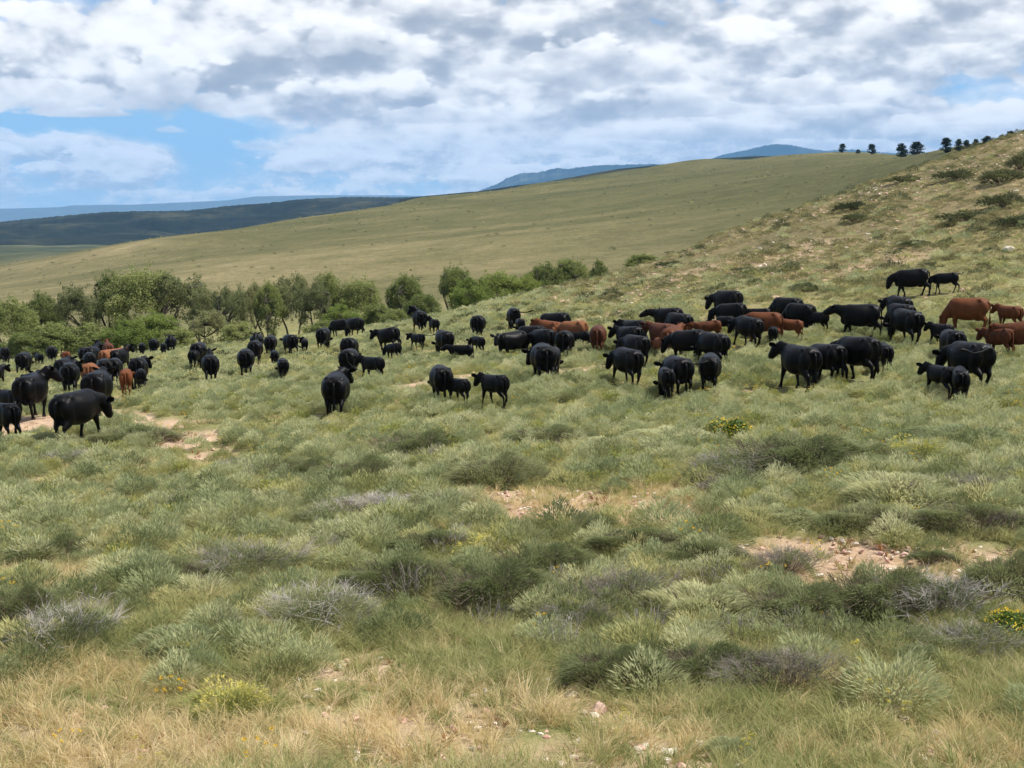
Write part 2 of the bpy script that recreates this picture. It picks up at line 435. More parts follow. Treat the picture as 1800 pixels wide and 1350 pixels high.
# the long far slope: dry grass in bands, speckled with low brush
fp = N.scale(pos, (0.7, 1.0, 3.0))
f1 = N.noise(N.scale(pos, (0.35, 0.55, 2.2)), 0.0105, 6, 0.62, 1.0)
f2 = N.noise(pos, 0.06, 5, 0.75); f3 = N.noise(pos, 0.6, 3, 0.8)
ff = N.m('ADD', N.m('ADD', N.m('MULTIPLY', f1, 0.55), N.m('MULTIPLY', f2, 0.3)), N.m('MULTIPLY', f3, 0.15))
sx = N.new('ShaderNodeSeparateXYZ'); N.put(sx.inputs[0], pos)
lowland = N.ss(sx.outputs[2], -20, 22, 0.07, -0.03)
ff = N.m('ADD', ff, lowland)
farc = ramp(N, ff, [(0.34, (.058, .062, .024)), (0.45, (.082, .082, .032)), (0.53, (.112, .104, .044)), (0.61, (.165, .142, .066)), (0.72, (.27, .22, .115))])
vfar = ramp(N, f1, [(0.35, (.035, .045, .022)), (0.5, (.060, .066, .028)), (0.62, (.105, .10, .045))])
plain = attr('plain')
c = N.mix(hill, turf, hillc)
c = N.mix(farw, c, farc)
c = N.mix(plain, c, vfar)
c = N.mix(bare, c, soil)
N.put(b.inputs['Base Color'], c)
bp = N.new('ShaderNodeBump'); bp.inputs['Strength'].default_value = 0.7; bp.inputs['Distance'].default_value = 0.12
N.put(bp.inputs['Height'], N.m('ADD', n2, N.m('MULTIPLY', N.noise(pos, 22, 3, 0.6), 0.3)))
bp2 = N.new('ShaderNodeBump'); bp2.inputs['Strength'].default_value = 0.8; bp2.inputs['Distance'].default_value = 2.5
N.put(bp2.inputs['Height'], N.m('MULTIPLY', N.noise(pos, 0.11, 6, 0.65), farw)); N.put(bp2.inputs['Normal'], bp.outputs[0])
N.put(b.inputs['Normal'], bp2.outputs[0])
M['ground'] = gm

# ------------------------------------------------------------------ where soil shows and where the grass is dry
def patch(u, v, w, h, k=1.0):
    x, y, r = hit(u, v); _, y0, _ = hit(u, v + h); _, y1, _ = hit(u, v - h)
    return (x, y, w / FPX * r, max(0.25, abs(y1 - y0) / 2), k)
SOIL = [patch(*p) for p in [(1470, 980, 190, 50), (1620, 1008, 170, 32), (1400, 955, 60, 18), (1740, 985, 110, 26), (1650, 960, 60, 10, .8),
    (950, 885, 130, 28), (1100, 902, 180, 26, .9), (1230, 895, 80, 12, .8), (1010, 845, 60, 14, .7), (1170, 860, 60, 12, .7),
    (335, 768, 50, 16), (375, 798, 50, 13), (235, 740, 30, 7), (110, 738, 120, 14), (60, 756, 110, 14), (290, 750, 60, 8), (430, 812, 50, 10, .9), (30, 762, 60, 14), (185, 712, 45, 7), (205, 700, 35, 6),
    (755, 672, 75, 6), (700, 686, 60, 4, .8), (820, 662, 60, 5), (1000, 657, 90, 6), (1130, 652, 50, 5, .7), (470, 640, 60, 5, .7), (560, 650, 50, 4, .6),
    (640, 1175, 120, 24, .9), (1010, 1225, 70, 30, .8), (720, 1290, 190, 50, .75), (120, 1300, 260, 60, .6), (1130, 1325, 200, 34, .75),
    (60, 850, 60, 8, .8), (1690, 940, 60, 10, .5), (620, 905, 60, 12, .6), (1300, 985, 50, 10, .7), (1500, 1235, 120, 16, .4), (1640, 1320, 120, 22, .5),
    (1380, 445, 130, 18, .6), (1500, 470, 130, 12, .6), (1290, 560, 90, 8, .5), (1420, 620, 60, 5, .6), (1330, 690, 40, 8, .5), (1230, 480, 80, 10, .5)]]
DRY = [patch(*p) for p in [(150, 1290, 460, 130), (60, 1010, 160, 60, .9), (680, 1260, 260, 80, .85), (1060, 1300, 200, 60, .65), (1560, 1215, 260, 45, .6), (1420, 1330, 160, 30, .5),
    (60, 900, 220, 45, .8), (1000, 890, 260, 40, .7), (1500, 1000, 260, 30, .5), (250, 830, 120, 14, .3), (1750, 1320, 200, 50, .7), (1350, 500, 600, 60, .55), (1600, 400, 500, 90, .7)]]
def field(lst, x, y, jag=0.35):
    n = fbm(x * 0.9, y * 0.9, 41, 4) * 2 * jag + fbm(x * 0.2, y * 0.2, 44, 3) * jag
    s = np.zeros_like(x)
    for (cx, cy, rx, ry, k) in lst:
        d = ((x - cx) / rx) ** 2 + ((y - cy) / ry) ** 2
        s = np.maximum(s, k * np.clip((1.15 - d + n * 2.2) / 0.55, 0, 1))
    return s

# ------------------------------------------------------------------ ground sheet
def build_ground():
    azs = np.radians(np.concatenate([np.arange(-180, -32, 2.0), np.arange(-32, 32, 0.15), np.arange(32, 180.1, 2.0)]))
    rs = np.exp(np.concatenate([np.linspace(math.log(0.3), math.log(9), 20), np.linspace(math.log(9), math.log(260), 230)[1:],
                                np.linspace(math.log(260), math.log(2500), 110)[1:], np.linspace(math.log(2500), math.log(RMAX), 22)[1:]]))
    A, R = np.meshgrid(azs, rs, indexing='ij')
    X = np.sin(A) * R; Y = np.cos(A) * R; Z = terrain(X, Y)
    bare_ = field(SOIL, X, Y)
    # fine roughness where soil lies open
    Z = Z - bare_ * 0.05 * (R < 150) + (R < 60) * fbm(X * 4, Y * 4, 51, 2) * 0.05
    na, nr = A.shape
    idx = np.arange(na * nr).reshape(na, nr)
    f = np.stack([idx[:-1, :-1], idx[1:, :-1], idx[1:, 1:], idx[:-1, 1:]], -1).reshape(-1, 4)[:, ::-1]
    me = mesh_np('ground', np.stack([X, Y, Z], -1).reshape(-1, 3), f, [M['ground']], smooth=True)
    ang = np.arctan2(X, Y)
    far_ = np.clip((R - 190) / 50, 0, 1)
    hill_ = np.clip((R - 62) / 35, 0, 1) * np.clip((ang + 0.02) / 0.10, 0, 1) * (1 - far_)
    plain_ = np.where(ang < -.12, np.clip((R - 850) / 250, 0, 1), np.clip((R - 1500) / 500, 0, 1))
    for nm, a in (('bare', bare_), ('far', far_), ('hill', hill_), ('plain', plain_)):
        at = me.attributes.new(nm, 'FLOAT', 'POINT'); at.data.foreach_set('value', a.astype(np.float32).ravel())
    o = link('ground', me); tag(o, kind='structure'); o['label'] = 'rolling dry rangeland from the brushy foreground to the far slopes'
build_ground()

# ------------------------------------------------------------------ far hills and mountains
def far_material(name, stops, scale):
    m, N, b = mat(name, 0.95)
    ge = N.new('ShaderNodeNewGeometry'); p = ge.outputs['Position']
    n = N.m('ADD', N.m('MULTIPLY', N.noise(p, scale, 6, 0.6), 0.6), N.m('MULTIPLY', N.noise(p, scale * 9, 4, 0.7), 0.4))
    N.put(b.inputs['Base Color'], ramp(N, n, stops)); b.inputs['Specular IOR Level'].default_value = 0.05
    return m
M['darkhill'] = far_material('woods_and_painted_shade', [(0.38, (.006, .009, .006)), (0.5, (.014, .018, .010)), (0.58, (.035, .036, .019)), (0.70, (.075, .07, .035))], 0.004)  # dark base paints cloud shade on the left hills; also real ridge woods
M['mountain'] = far_material('forested_mountain', [(0.4, (.012, .02, .018)), (0.55, (.03, .04, .03)), (0.66, (.10, .10, .085))], 0.0009)
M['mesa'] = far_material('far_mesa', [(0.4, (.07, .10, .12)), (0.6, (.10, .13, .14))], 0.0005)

def ridge(name, label, sil, r0, rc, r1, base, material, rough, freq, n_az=260, n_r=60, seed=1):
    """a range of hills: its crest lies at distance rc and follows the crest heights given per bearing"""
    us = [p[0] for p in sil]
    az_k = [math.atan2(*ray(p[0], p[1])[:2]) for p in sil]
    hz = []
    for (u, v) in sil:
        d = ray(u, v); hz.append(d[2] / math.hypot(d[0], d[1]) * rc)
    az_ = np.linspace(az_k[0], az_k[-1], n_az)
    H = np.interp(az_, az_k, hz)
    rr = np.linspace(r0, r1, n_r)
    A, R = np.meshgrid(az_, rr, indexing='ij')
    t = np.where(R < rc, (R - r0) / (rc - r0), (r1 - R) / (r1 - rc)); t = np.clip(t, 0, 1)
    prof = np.sin(t * math.pi / 2) ** 0.9
    X = np.sin(A) * R; Y = np.cos(A) * R
    rn = 1 - np.abs(fbm(X * freq, Y * freq, seed, 5, 0.55)) * 3.2
    Z = base + (H[:, None] - base) * prof
    Z = Z - (1 - np.clip(rn, 0, 1)) * rough * (1 - t ** 6) * np.clip(t * 4, 0, 1)
    Z = Z + fbm(A * 900, R * 0 + 3, seed + 9, 3) * rough * 0.10 * t
    Z = np.where(t <= 0.001, base - 8, Z)
    idx = np.arange(A.size).reshape(A.shape)
    f = np.stack([idx[:-1, :-1], idx[1:, :-1], idx[1:, 1:], idx[:-1, 1:]], -1).reshape(-1, 4)[:, ::-1]
    o = link(name, mesh_np(name, np.stack([X, Y, Z], -1).reshape(-1, 3), f, [material], smooth=True))
    tag(o, label, kind='structure')
    return o
ridge('shade_painted_hills', 'hills along the left horizon with cloud shade painted into their colour',  # the cloud shadow over these hills is put into their base colour
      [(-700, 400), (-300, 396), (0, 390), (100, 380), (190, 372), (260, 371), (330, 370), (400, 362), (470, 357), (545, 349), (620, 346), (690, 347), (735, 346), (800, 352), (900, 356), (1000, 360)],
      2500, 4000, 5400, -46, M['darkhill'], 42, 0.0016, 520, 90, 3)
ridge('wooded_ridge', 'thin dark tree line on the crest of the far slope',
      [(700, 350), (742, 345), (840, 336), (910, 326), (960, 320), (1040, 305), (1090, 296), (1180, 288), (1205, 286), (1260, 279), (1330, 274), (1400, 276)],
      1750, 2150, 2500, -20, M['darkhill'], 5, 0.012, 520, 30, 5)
ridge('mountain', 'long flat-topped blue mountain behind the middle of the slope',
      [(780, 356), (838, 336), (868, 325), (893, 312), (915, 304), (945, 303), (975, 296), (1000, 297), (1040, 291), (1090, 289), (1150, 288), (1195, 290), (1240, 300), (1320, 320), (1450, 345)],
      11000, 13500, 15500, -46, M['mountain'], 150, 0.0006, 300, 70, 7)
ridge('mountain', 'rounded blue mountain behind the trees on the skyline',
      [(1120, 330), (1190, 300), (1240, 283), (1270, 272), (1310, 264), (1340, 257), (1370, 253), (1395, 255), (1425, 261), (1450, 264), (1500, 262), (1560, 268), (1650, 276), (1800, 290), (2100, 320)],
      12800, 15300, 17400, -46, M['mountain'], 160, 0.0005, 300, 70, 8)
ridge('mesa', 'very faint pale blue tableland on the left horizon',
      [(-900, 380), (-300, 372), (0, 366), (110, 363), (125, 360), (240, 359), (340, 355), (400, 352), (450, 345), (560, 343), (700, 343), (900, 350), (1100, 365)],
      14500, 16500, 17800, -46, M['mesa'], 60, 0.0005, 200, 30, 9)

# ------------------------------------------------------------------ haze
def box(name, lo, hi, material):
    v = [(x, y, z) for x in (lo[0], hi[0]) for y in (lo[1], hi[1]) for z in (lo[2], hi[2])]
    f = [(0, 1, 3, 2), (4, 6, 7, 5), (0, 4, 5, 1), (2, 3, 7, 6), (0, 2, 6, 4), (1, 5, 7, 3)]
    return link(name, mesh_np(name, v, f, [material]))
hm = bpy.data.materials.new('haze'); hm.use_nodes = True
t = hm.node_tree; t.nodes.clear()
o_ = t.nodes.new('ShaderNodeOutputMaterial'); pv = t.nodes.new('ShaderNodeVolumePrincipled')
pv.inputs['Color'].default_value = (0.24, 0.56, 1.0, 1)
pv.inputs['Density'].default_value = 4.6e-5
t.links.new(pv.outputs[0], o_.inputs['Volume'])
hz = box('haze', (-19000, -19000, -60), (19000, 19000, 1150), hm)
tag(hz, 'thin blue air haze over the whole range', kind='stuff')

# ------------------------------------------------------------------ cattle
def frame(t, ref):
    t = t.normalized(); s = t.cross(ref)
    if s.length < 1e-4: s = t.cross(Vector((0, 1, 0)))
    s.normalize(); return s, s.cross(t).normalized()

def tube_rings(pts, rad, ref=Vector((0, 0, 1)), K=14):
    """pts: centres, rad: (side, other) radii; returns verts, quads with caps"""
    V = []; F = []
    P = [Vector(p) for p in pts]
    for i, p in enumerate(P):
        t = (P[min(i + 1, len(P) - 1)] - P[max(i - 1, 0)])
        s, n = frame(t, ref)
        ra, rb = rad[i] if isinstance(rad[i], tuple) else (rad[i], rad[i])
        for k in range(K):
            a = 2 * math.pi * k / K
            V.append(p + s * math.cos(a) * ra + n * math.sin(a) * rb)
    for i in range(len(P) - 1):
        for k in range(K):
            a = i * K + k; b2 = i * K + (k + 1) % K
            F.append((a, b2, b2 + K, a + K))
    F.append(tuple(range(K))[::-1]); F.append(tuple(range((len(P) - 1) * K, len(P) * K)))
    return V, F

class MB:
    def __init__(s): s.v = []; s.f = []
    def add(s, VF):
        o = len(s.v); s.v += [tuple(v) for v in VF[0]]; s.f += [tuple(i + o for i in f) for f in VF[1]]
    def ball(s, c, r, K=12, L=8):
        rx, ry, rz = r if isinstance(r, tuple) else (r, r, r)
        V = []; F = []
        for i in range(1, L):
            a = math.pi * i / L
            for k in range(K):
                b2 = 2 * math.pi * k / K
                V.append((c[0] + rx * math.sin(a) * math.cos(b2), c[1] + ry * math.sin(a) * math.sin(b2), c[2] + rz * math.cos(a)))
        for i in range(L - 2):
            for k in range(K):
                a = i * K + k; b2 = i * K + (k + 1) % K
                F.append((a, a + K, b2 + K, b2))
        F.append(tuple(range(K))); F.append(tuple(range((L - 2) * K, (L - 1) * K))[::-1])
        s.add((V, F))
    def mesh(s, name, mats=()):
        me = bpy.data.meshes.new(name); me.from_pydata(s.v, [], s.f); me.update()
        for m in mats: me.materials.append(m)
        return me

def coat(name, c1, c2, rough=0.44):
    m, N, b = mat(name, rough)
    ge = N.new('ShaderNodeNewGeometry'); oi = N.new('ShaderNodeObjectInfo')
    n = N.noise(ge.outputs['Position'], 5.0, 4, 0.6)
    f = N.m('ADD', N.m('MULTIPLY', n, 0.9), N.m('MULTIPLY', oi.outputs['Random'], 0.35))
    N.put(b.inputs['Base Color'], ramp(N, f, [(0.3, c1), (0.8, c2)]))
    b.inputs['IOR'].default_value = 1.22; b.inputs['Specular IOR Level'].default_value = 0.5
    bpn = N.new('ShaderNodeBump'); bpn.inputs['Strength'].default_value = 0.35; bpn.inputs['Distance'].default_value = 0.02
    N.put(bpn.inputs['Height'], N.noise(N.scale(ge.outputs['Position'], (1, 1, 0.4)), 28, 4, 0.7)); N.put(b.inputs['Normal'], bpn.outputs[0])
    return m
M['black'] = coat('black_coat', (.0006, .0006, .0008), (.0032, .0026, .0024))
M['red'] = coat('red_coat', (.045, .015, .006), (.125, .040, .013), 0.6)
M['darkred'] = coat('dark_red_coat', (.05, .018, .010), (.09, .032, .016), 0.6)
M['tan'] = coat('light_red_coat', (.11, .042, .017), (.22, .088, .038), 0.65)
M['muzzle'] = coat('dark_muzzle', (.01, .008, .008), (.03, .022, .02), 0.4)
M['eye'] = coat('dark_eye', (.004, .004, .004), (.008, .007, .006), 0.15)
M['hoof'] = coat('hoof_horn', (.012, .010, .009), (.03, .024, .02), 0.5)
M['tagm'] = coat('white_ear_tag', (.7, .7, .68), (.8, .8, .78), 0.4)
M['tagy'] = coat('yellow_ear_tag', (.7, .55, .08), (.75, .6, .1), 0.4)

HEADS = {  # poll (y, z) and muzzle (y, z) for a cow
    'up': ((1.00, 1.46), (1.34, 1.14)), 'level': ((1.08, 1.26), (1.36, 0.92)), 'out': ((1.16, 1.20), (1.60, 1.02)),
    'low': ((1.08, 0.98), (1.26, 0.54)), 'graze': ((1.04, 0.60), (1.14, 0.10))}
_cache = {}
def cow_parts(kind, head, yaw, stance):
    key = (kind, head, yaw, stance)
    if key in _cache: return _cache[key]
    calf = kind == 'calf'
    w = 0.72 if calf else 1.0                  # girth
    bm = MB()
    if not calf:
        secs = [(-.86, 1.12, .07, .10), (-.82, 1.10, .17, .20), (-.74, 1.06, .26, .29), (-.60, 1.01, .32, .36), (-.40, .965, .365, .41), (-.15, .925, .42, .445),
                (.10, .92, .43, .445), (.32, .935, .39, .43), (.50, .96, .33, .42), (.64, .99, .27, .38), (.76, 1.02, .21, .31), (.86, 1.05, .15, .22)]
    else:
        secs = [(-.80, 1.14, .06, .09), (-.76, 1.12, .15, .17), (-.68, 1.08, .23, .25), (-.54, 1.04, .27, .31), (-.34, 1.01, .29, .33), (-.10, .985, .31, .35),
                (.12, .98, .31, .355), (.32, .99, .29, .35), (.48, 1.01, .25, .34), (.60, 1.03, .21, .30), (.70, 1.06, .17, .25), (.80, 1.08, .12, .18)]
    secs = [(y * .93, zc - .005, hw * (1.02 if calf else 1.07), hh * 1.02) for (y, zc, hw, hh) in secs]
    K = 20; V = []; F = []
    for (y, zc, hw, hh) in secs:
        for k in range(K):
            a = 2 * math.pi * k / K
            ca, sa = math.cos(a), math.sin(a)
            e = 0.76
            x = math.copysign(abs(ca) ** e, ca) * hw; z = math.copysign(abs(sa) ** e, sa) * hh
            if sa > 0: x *= 1 - 0.20 * sa * sa; 
            else: z *= 1.0
            V.append((x, y, zc + z))
    for i in range(len(secs) - 1):
        for k in range(K):
            a = i * K + k; b2 = i * K + (k + 1) % K
            F.append((a, a + K, b2 + K, b2))
    F.append(tuple(range(K))); F.append(tuple(range((len(secs) - 1) * K, len(secs) * K))[::-1])
    bm.add((V, F))
    # hip points, shoulder, brisket, udder
    for s in (-1, 1):
        bm.ball((s * .24 * w, -.50, 1.27), (.08, .11, .09)); bm.ball((s * .13 * w, -.76, 1.20), (.08, .08, .10))
        bm.ball((s * .22 * w, -.62, .98), (.16, .24, .30))
        bm.ball((s * .20 * w, .56, .98), (.12, .20, .32))
    bm.ball((0, .70, .74 if not calf else .84), (.15 * w, .20, .20))
    if not calf: bm.ball((0, -.42, .56), (.15, .20, .13))
    # head and neck, turned about the shoulder
    (py, pz), (my, mz) = HEADS[head]
    if calf: py, my = .70 + (py - .70) * .86, .70 + (my - .70) * .86
    piv = Vector((0, .66, 0))
    def turn(p, f=1.0):
        R = Matrix.Rotation(math.radians(yaw) * f, 3, 'Z')
        return piv + R @ (Vector(p) - piv)
    poll, muz = turn((0, py, pz)), turn((0, my, mz))
    base = Vector((0, .58, 1.03)); mid = (base + turn((0, py, pz), 0.6)) / 2 + Vector((0, 0, .02))
    side = Matrix.Rotation(math.radians(yaw), 3, 'Z') @ Vector((1, 0, 0))
    hd = (muz - poll).normalized(); up = side.cross(hd)
    hs = 1.0
    bm.add(tube_rings([base - (mid - base) * .3, base, mid, poll - hd * .03, poll + hd * .06],
                      [(.23 * w, .31), (.225 * w, .31), (.175 * w, .24), (.13, .18), (.11, .13)], Vector((0, 0, 1)) if abs((poll - base).normalized().z) < .9 else Vector((0, 1, 0))))
    L = (muz - poll).length
    cs = [(-.05, .12, .11), (.02, .16, .165), (.13, .172, .185), (.25, .15, .17), (.38, .125, .138), (.48, .13, .12), (.55, .10, .09)]
    pts = [poll + hd * (a * L / .5) for a, _, _ in cs]
    V = []; F = []; K = 14
    for p, (_, a, b2) in zip(pts, cs):
        for k in range(K):
            an = 2 * math.pi * k / K
            V.append(p + side * math.cos(an) * a + up * math.sin(an) * b2)
    for i in range(len(pts) - 1):
        for k in range(K):
            a = i * K + k; b2 = i * K + (k + 1) % K
            F.append((a, b2, b2 + K, a + K))
    F.append(tuple(range(K))[::-1]); F.append(tuple(range((len(pts) - 1) * K, len(pts) * K)))
    bm.add((V, F))
    # legs
    st = {0: (0, 0, 0, 0), 1: (.20, -.14, -.20, .16), 2: (-.12, .16, .14, -.16)}[stance]
    lx = .19 * (w + .12)
    i = 0
    lt = 0.82 if calf else 1.0
    hooves = []
    for s in (-1, 1):
        o = st[i]; i += 1
        P = [(s * lx, .56, .95), (s * lx, .54 + o * .15, .66), (s * lx, .57 + o * .5, .40), (s * lx, .56 + o * .7, .30), (s * lx, .55 + o, .13), (s * lx, .58 + o, .03)]
        bm.add(tube_rings(P, [(.13 * lt, .18), (.095 * lt, .13 * lt), (.066 * lt, .075 * lt), (.05 * lt, .055 * lt), (.05 * lt, .055 * lt), (.062 * lt, .07 * lt)], Vector((0, 1, 0))))
        hooves.append((s * lx, .59 + o, 0))
    for s in (-1, 1):
        o = st[i]; i += 1
        P = [(s * lx, -.58, 1.0), (s * lx * 1.02, -.50 + o * .1, .74), (s * lx * 1.05, -.60 + o * .4, .58), (s * lx * 1.02, -.74 + o * .6, .47), (s * lx, -.70 + o * .8, .34), (s * lx, -.64 + o, .13), (s * lx, -.60 + o, .03)]
        bm.add(tube_rings(P, [(.16 * lt, .26), (.14 * lt, .20), (.095 * lt, .13 * lt), (.06 * lt, .085 * lt), (.05 * lt, .06 * lt), (.052 * lt, .058 * lt), (.062 * lt, .07 * lt)], Vector((0, 1, 0))))
        hooves.append((s * lx, -.59 + o, 0))
    me = bm.mesh('tmp')
    ob = bpy.data.objects.new('tmp', me); COL.objects.link(ob)
    md = ob.modifiers.new('r', 'REMESH'); md.mode = 'VOXEL'; md.voxel_size = .036
    sm = ob.modifiers.new('s', 'SMOOTH'); sm.factor = .6; sm.iterations = 5
    dg = bpy.context.evaluated_depsgraph_get()
    body = bpy.data.meshes.new_from_object(ob.evaluated_get(dg)); body.name = kind + '_body'
    bpy.data.objects.remove(ob); bpy.data.meshes.remove(me)
    body.polygons.foreach_set('use_smooth', np.full(len(body.polygons), True))
    body.materials.clear(); body.materials.append(M['black'])
    # ears
    ears = []
    for s in (-1, 1):
        e = MB(); c = poll + hd * .02 + side * s * .13 + up * .06
        d = (side * s + up * .38 - hd * .22).normalized()
        tip = c + d * .27
        e.add(tube_rings([c, c + (tip - c) * .35, c + (tip - c) * .75, tip], [(.034, .05), (.030, .095), (.024, .08), (.01, .02)], hd, 8))
        mm = e.mesh('ear', [M['black']]); mm.polygons.foreach_set('use_smooth', np.full(len(mm.polygons), True)); ears.append(mm)
    eyes = []
    for s in (-1, 1):
        e = MB(); e.ball(tuple(poll + hd * .16 + side * s * .158 + up * .05), .026, 8, 6); eyes.append(e.mesh('eye', [M['eye']]))
    mz_ = MB(); mz_.ball(tuple(muz + hd * .012 + up * .005), (.088, .075, .07), 10, 8)
    muzzle = mz_.mesh('muzzle', [M['muzzle']])
    hf = []
    for h in hooves:
        e = MB(); e.add(tube_rings([(h[0], h[1], .005), (h[0], h[1], .045), (h[0], h[1] - .01, .085)], [(.068 * lt, .085 * lt), (.064 * lt, .078 * lt), (.05 * lt, .06 * lt)], Vector((0, 1, 0)), 10))
        hf.append(e.mesh('hoof', [M['hoof']]))
    tg = MB(); c = poll + hd * .02 + side * .27 - up * .03
    tg.add(([c - side * .035 + up * .0, c + side * .035, c + side * .035 - up * .09, c - side * .035 - up * .09] + [p - hd * .006 for p in [c - side * .035, c + side * .035, c + side * .035 - up * .09, c - side * .035 - up * .09]],
            [(0, 1, 2, 3), (7, 6, 5, 4), (0, 4, 5, 1), (1, 5, 6, 2), (2, 6, 7, 3), (3, 7, 4, 0)]))
    tagm = tg.mesh('ear_tag', [M['tagm']])
    _cache[key] = (body, ears, eyes, muzzle, hf, tagm)
    return _cache[key]

_tails = {}
def tail_mesh(kind, sw):
    k = (kind, sw)
    if k in _tails: return _tails[k]
    y0 = -.84 if kind == 'cow' else -.78; z0 = 1.20 if kind == 'cow' else 1.22
    if sw == 0: P = [(0, y0 + .04, z0), (0, y0 - .05, z0 - .08), (.01, y0 - .06, z0 - .35), (0, y0 - .05, .66), (0, y0 - .05, .50), (.01, y0 - .05, .34), (.01, y0 - .04, .24)]
    elif sw in (-2, 2): P = [(0, y0 + .04, z0), (.04 * sw, y0 - .10, z0 + .03), (.18 * sw, y0 - .20, z0 - .04), (.33 * sw, y0 - .28, z0 - .06), (.43 * sw, y0 - .32, z0), (.52 * sw, y0 - .34, z0 + .05), (.58 * sw, y0 - .34, z0 + .06)]
    else: P = [(0, y0 + .04, z0), (.02 * sw, y0 - .07, z0 - .07), (.08 * sw, y0 - .09, z0 - .35), (.20 * sw, y0 - .10, .70), (.32 * sw, y0 - .12, .60), (.45 * sw, y0 - .13, .54), (.52 * sw, y0 - .13, .52)]
    e = MB(); e.add(tube_rings(P, [.045, .036, .026, .022, .045, .05, .008], Vector((0, 1, .3)), 8))
    me = e.mesh('tail', [M['black']]); me.polygons.foreach_set('use_smooth', np.full(len(me.polygons), True))
    _tails[k] = me; return me

def set_mat(o, m):
    o.material_slots[0].link = 'OBJECT'; o.material_slots[0].material = m

COW_AT = []
GROUPS = {'black': 'black cattle of the herd', 'red': 'red cattle of the herd', 'darkred': 'red cattle of the herd', 'tan': 'red cattle of the herd'}
def cow(kind, u, v, h, phi, head, yaw, color, sw, label, etag=None, stance=None):
    p, r = on(u, v, 116)
    ap, sg = abs(phi), (1 if phi > 0 else -1)
    if yaw == 0 and 44 < ap < 83 and head != 'graze': yaw = 22 * sg
    if ap < 83: phi = phi * ((.60 if ap < 76 else .78) if kind == 'cow' else .62)
    phi = phi - math.degrees(math.atan2(p.x, p.y))          # heading is judged against the line of sight
    nominal = 1.37
    size = h * r / FPX / nominal * 1.07
    lo, hi = ((.96, 1.17) if kind == 'cow' else (.68, 1.04))
    COW_AT.append((p.x, p.y, size))
    size = min(max(size, lo), hi)
    if stance is None: stance = (int(u) // 3 + int(v)) % 3
    body, ears, eyes, muz, hooves, tagm = cow_parts(kind, head, yaw, stance)
    root = link(kind, None); root.empty_display_size = .3
    # body and feet follow the slope a little
    f = Vector((-math.sin(math.radians(phi)), math.cos(math.radians(phi)), 0))
    a = p + f * .6 * size; c = p - f * .6 * size
    za, zc = float(terrain(a.x, a.y)), float(terrain(c.x, c.y))
    root.location = (p.x, p.y, (za + zc) / 2 + .01)
    pitch = math.atan2(za - zc, 1.2 * size)
    root.rotation_euler = (pitch, 0, math.radians(phi))
    gw = 1 + .07 * math.sin(u * 12.9 + v * 4.1)
    root.scale = (size * gw, size * (.93 + .04 * math.sin(u * 3.3 + v)), size)
    tag(root, label, kind, GROUPS[color])
    m = M[color]
    ch = [('body', body, m)] + [('ear', e, m) for e in ears] + [('tail', tail_mesh(kind, sw), m), ('muzzle', muz, M['muzzle'])]
    if r < 80: ch += [('eye', e, M['eye']) for e in eyes] + [('hoof', e, M['hoof']) for e in hooves]
    for nm, me, mm in ch:
        o = link(nm, me, root)
        set_mat(o, mm)
    if etag:
        o = link('ear_tag', tagm, root); set_mat(o, M['tagm'] if etag == 'w' else M['tagy'])

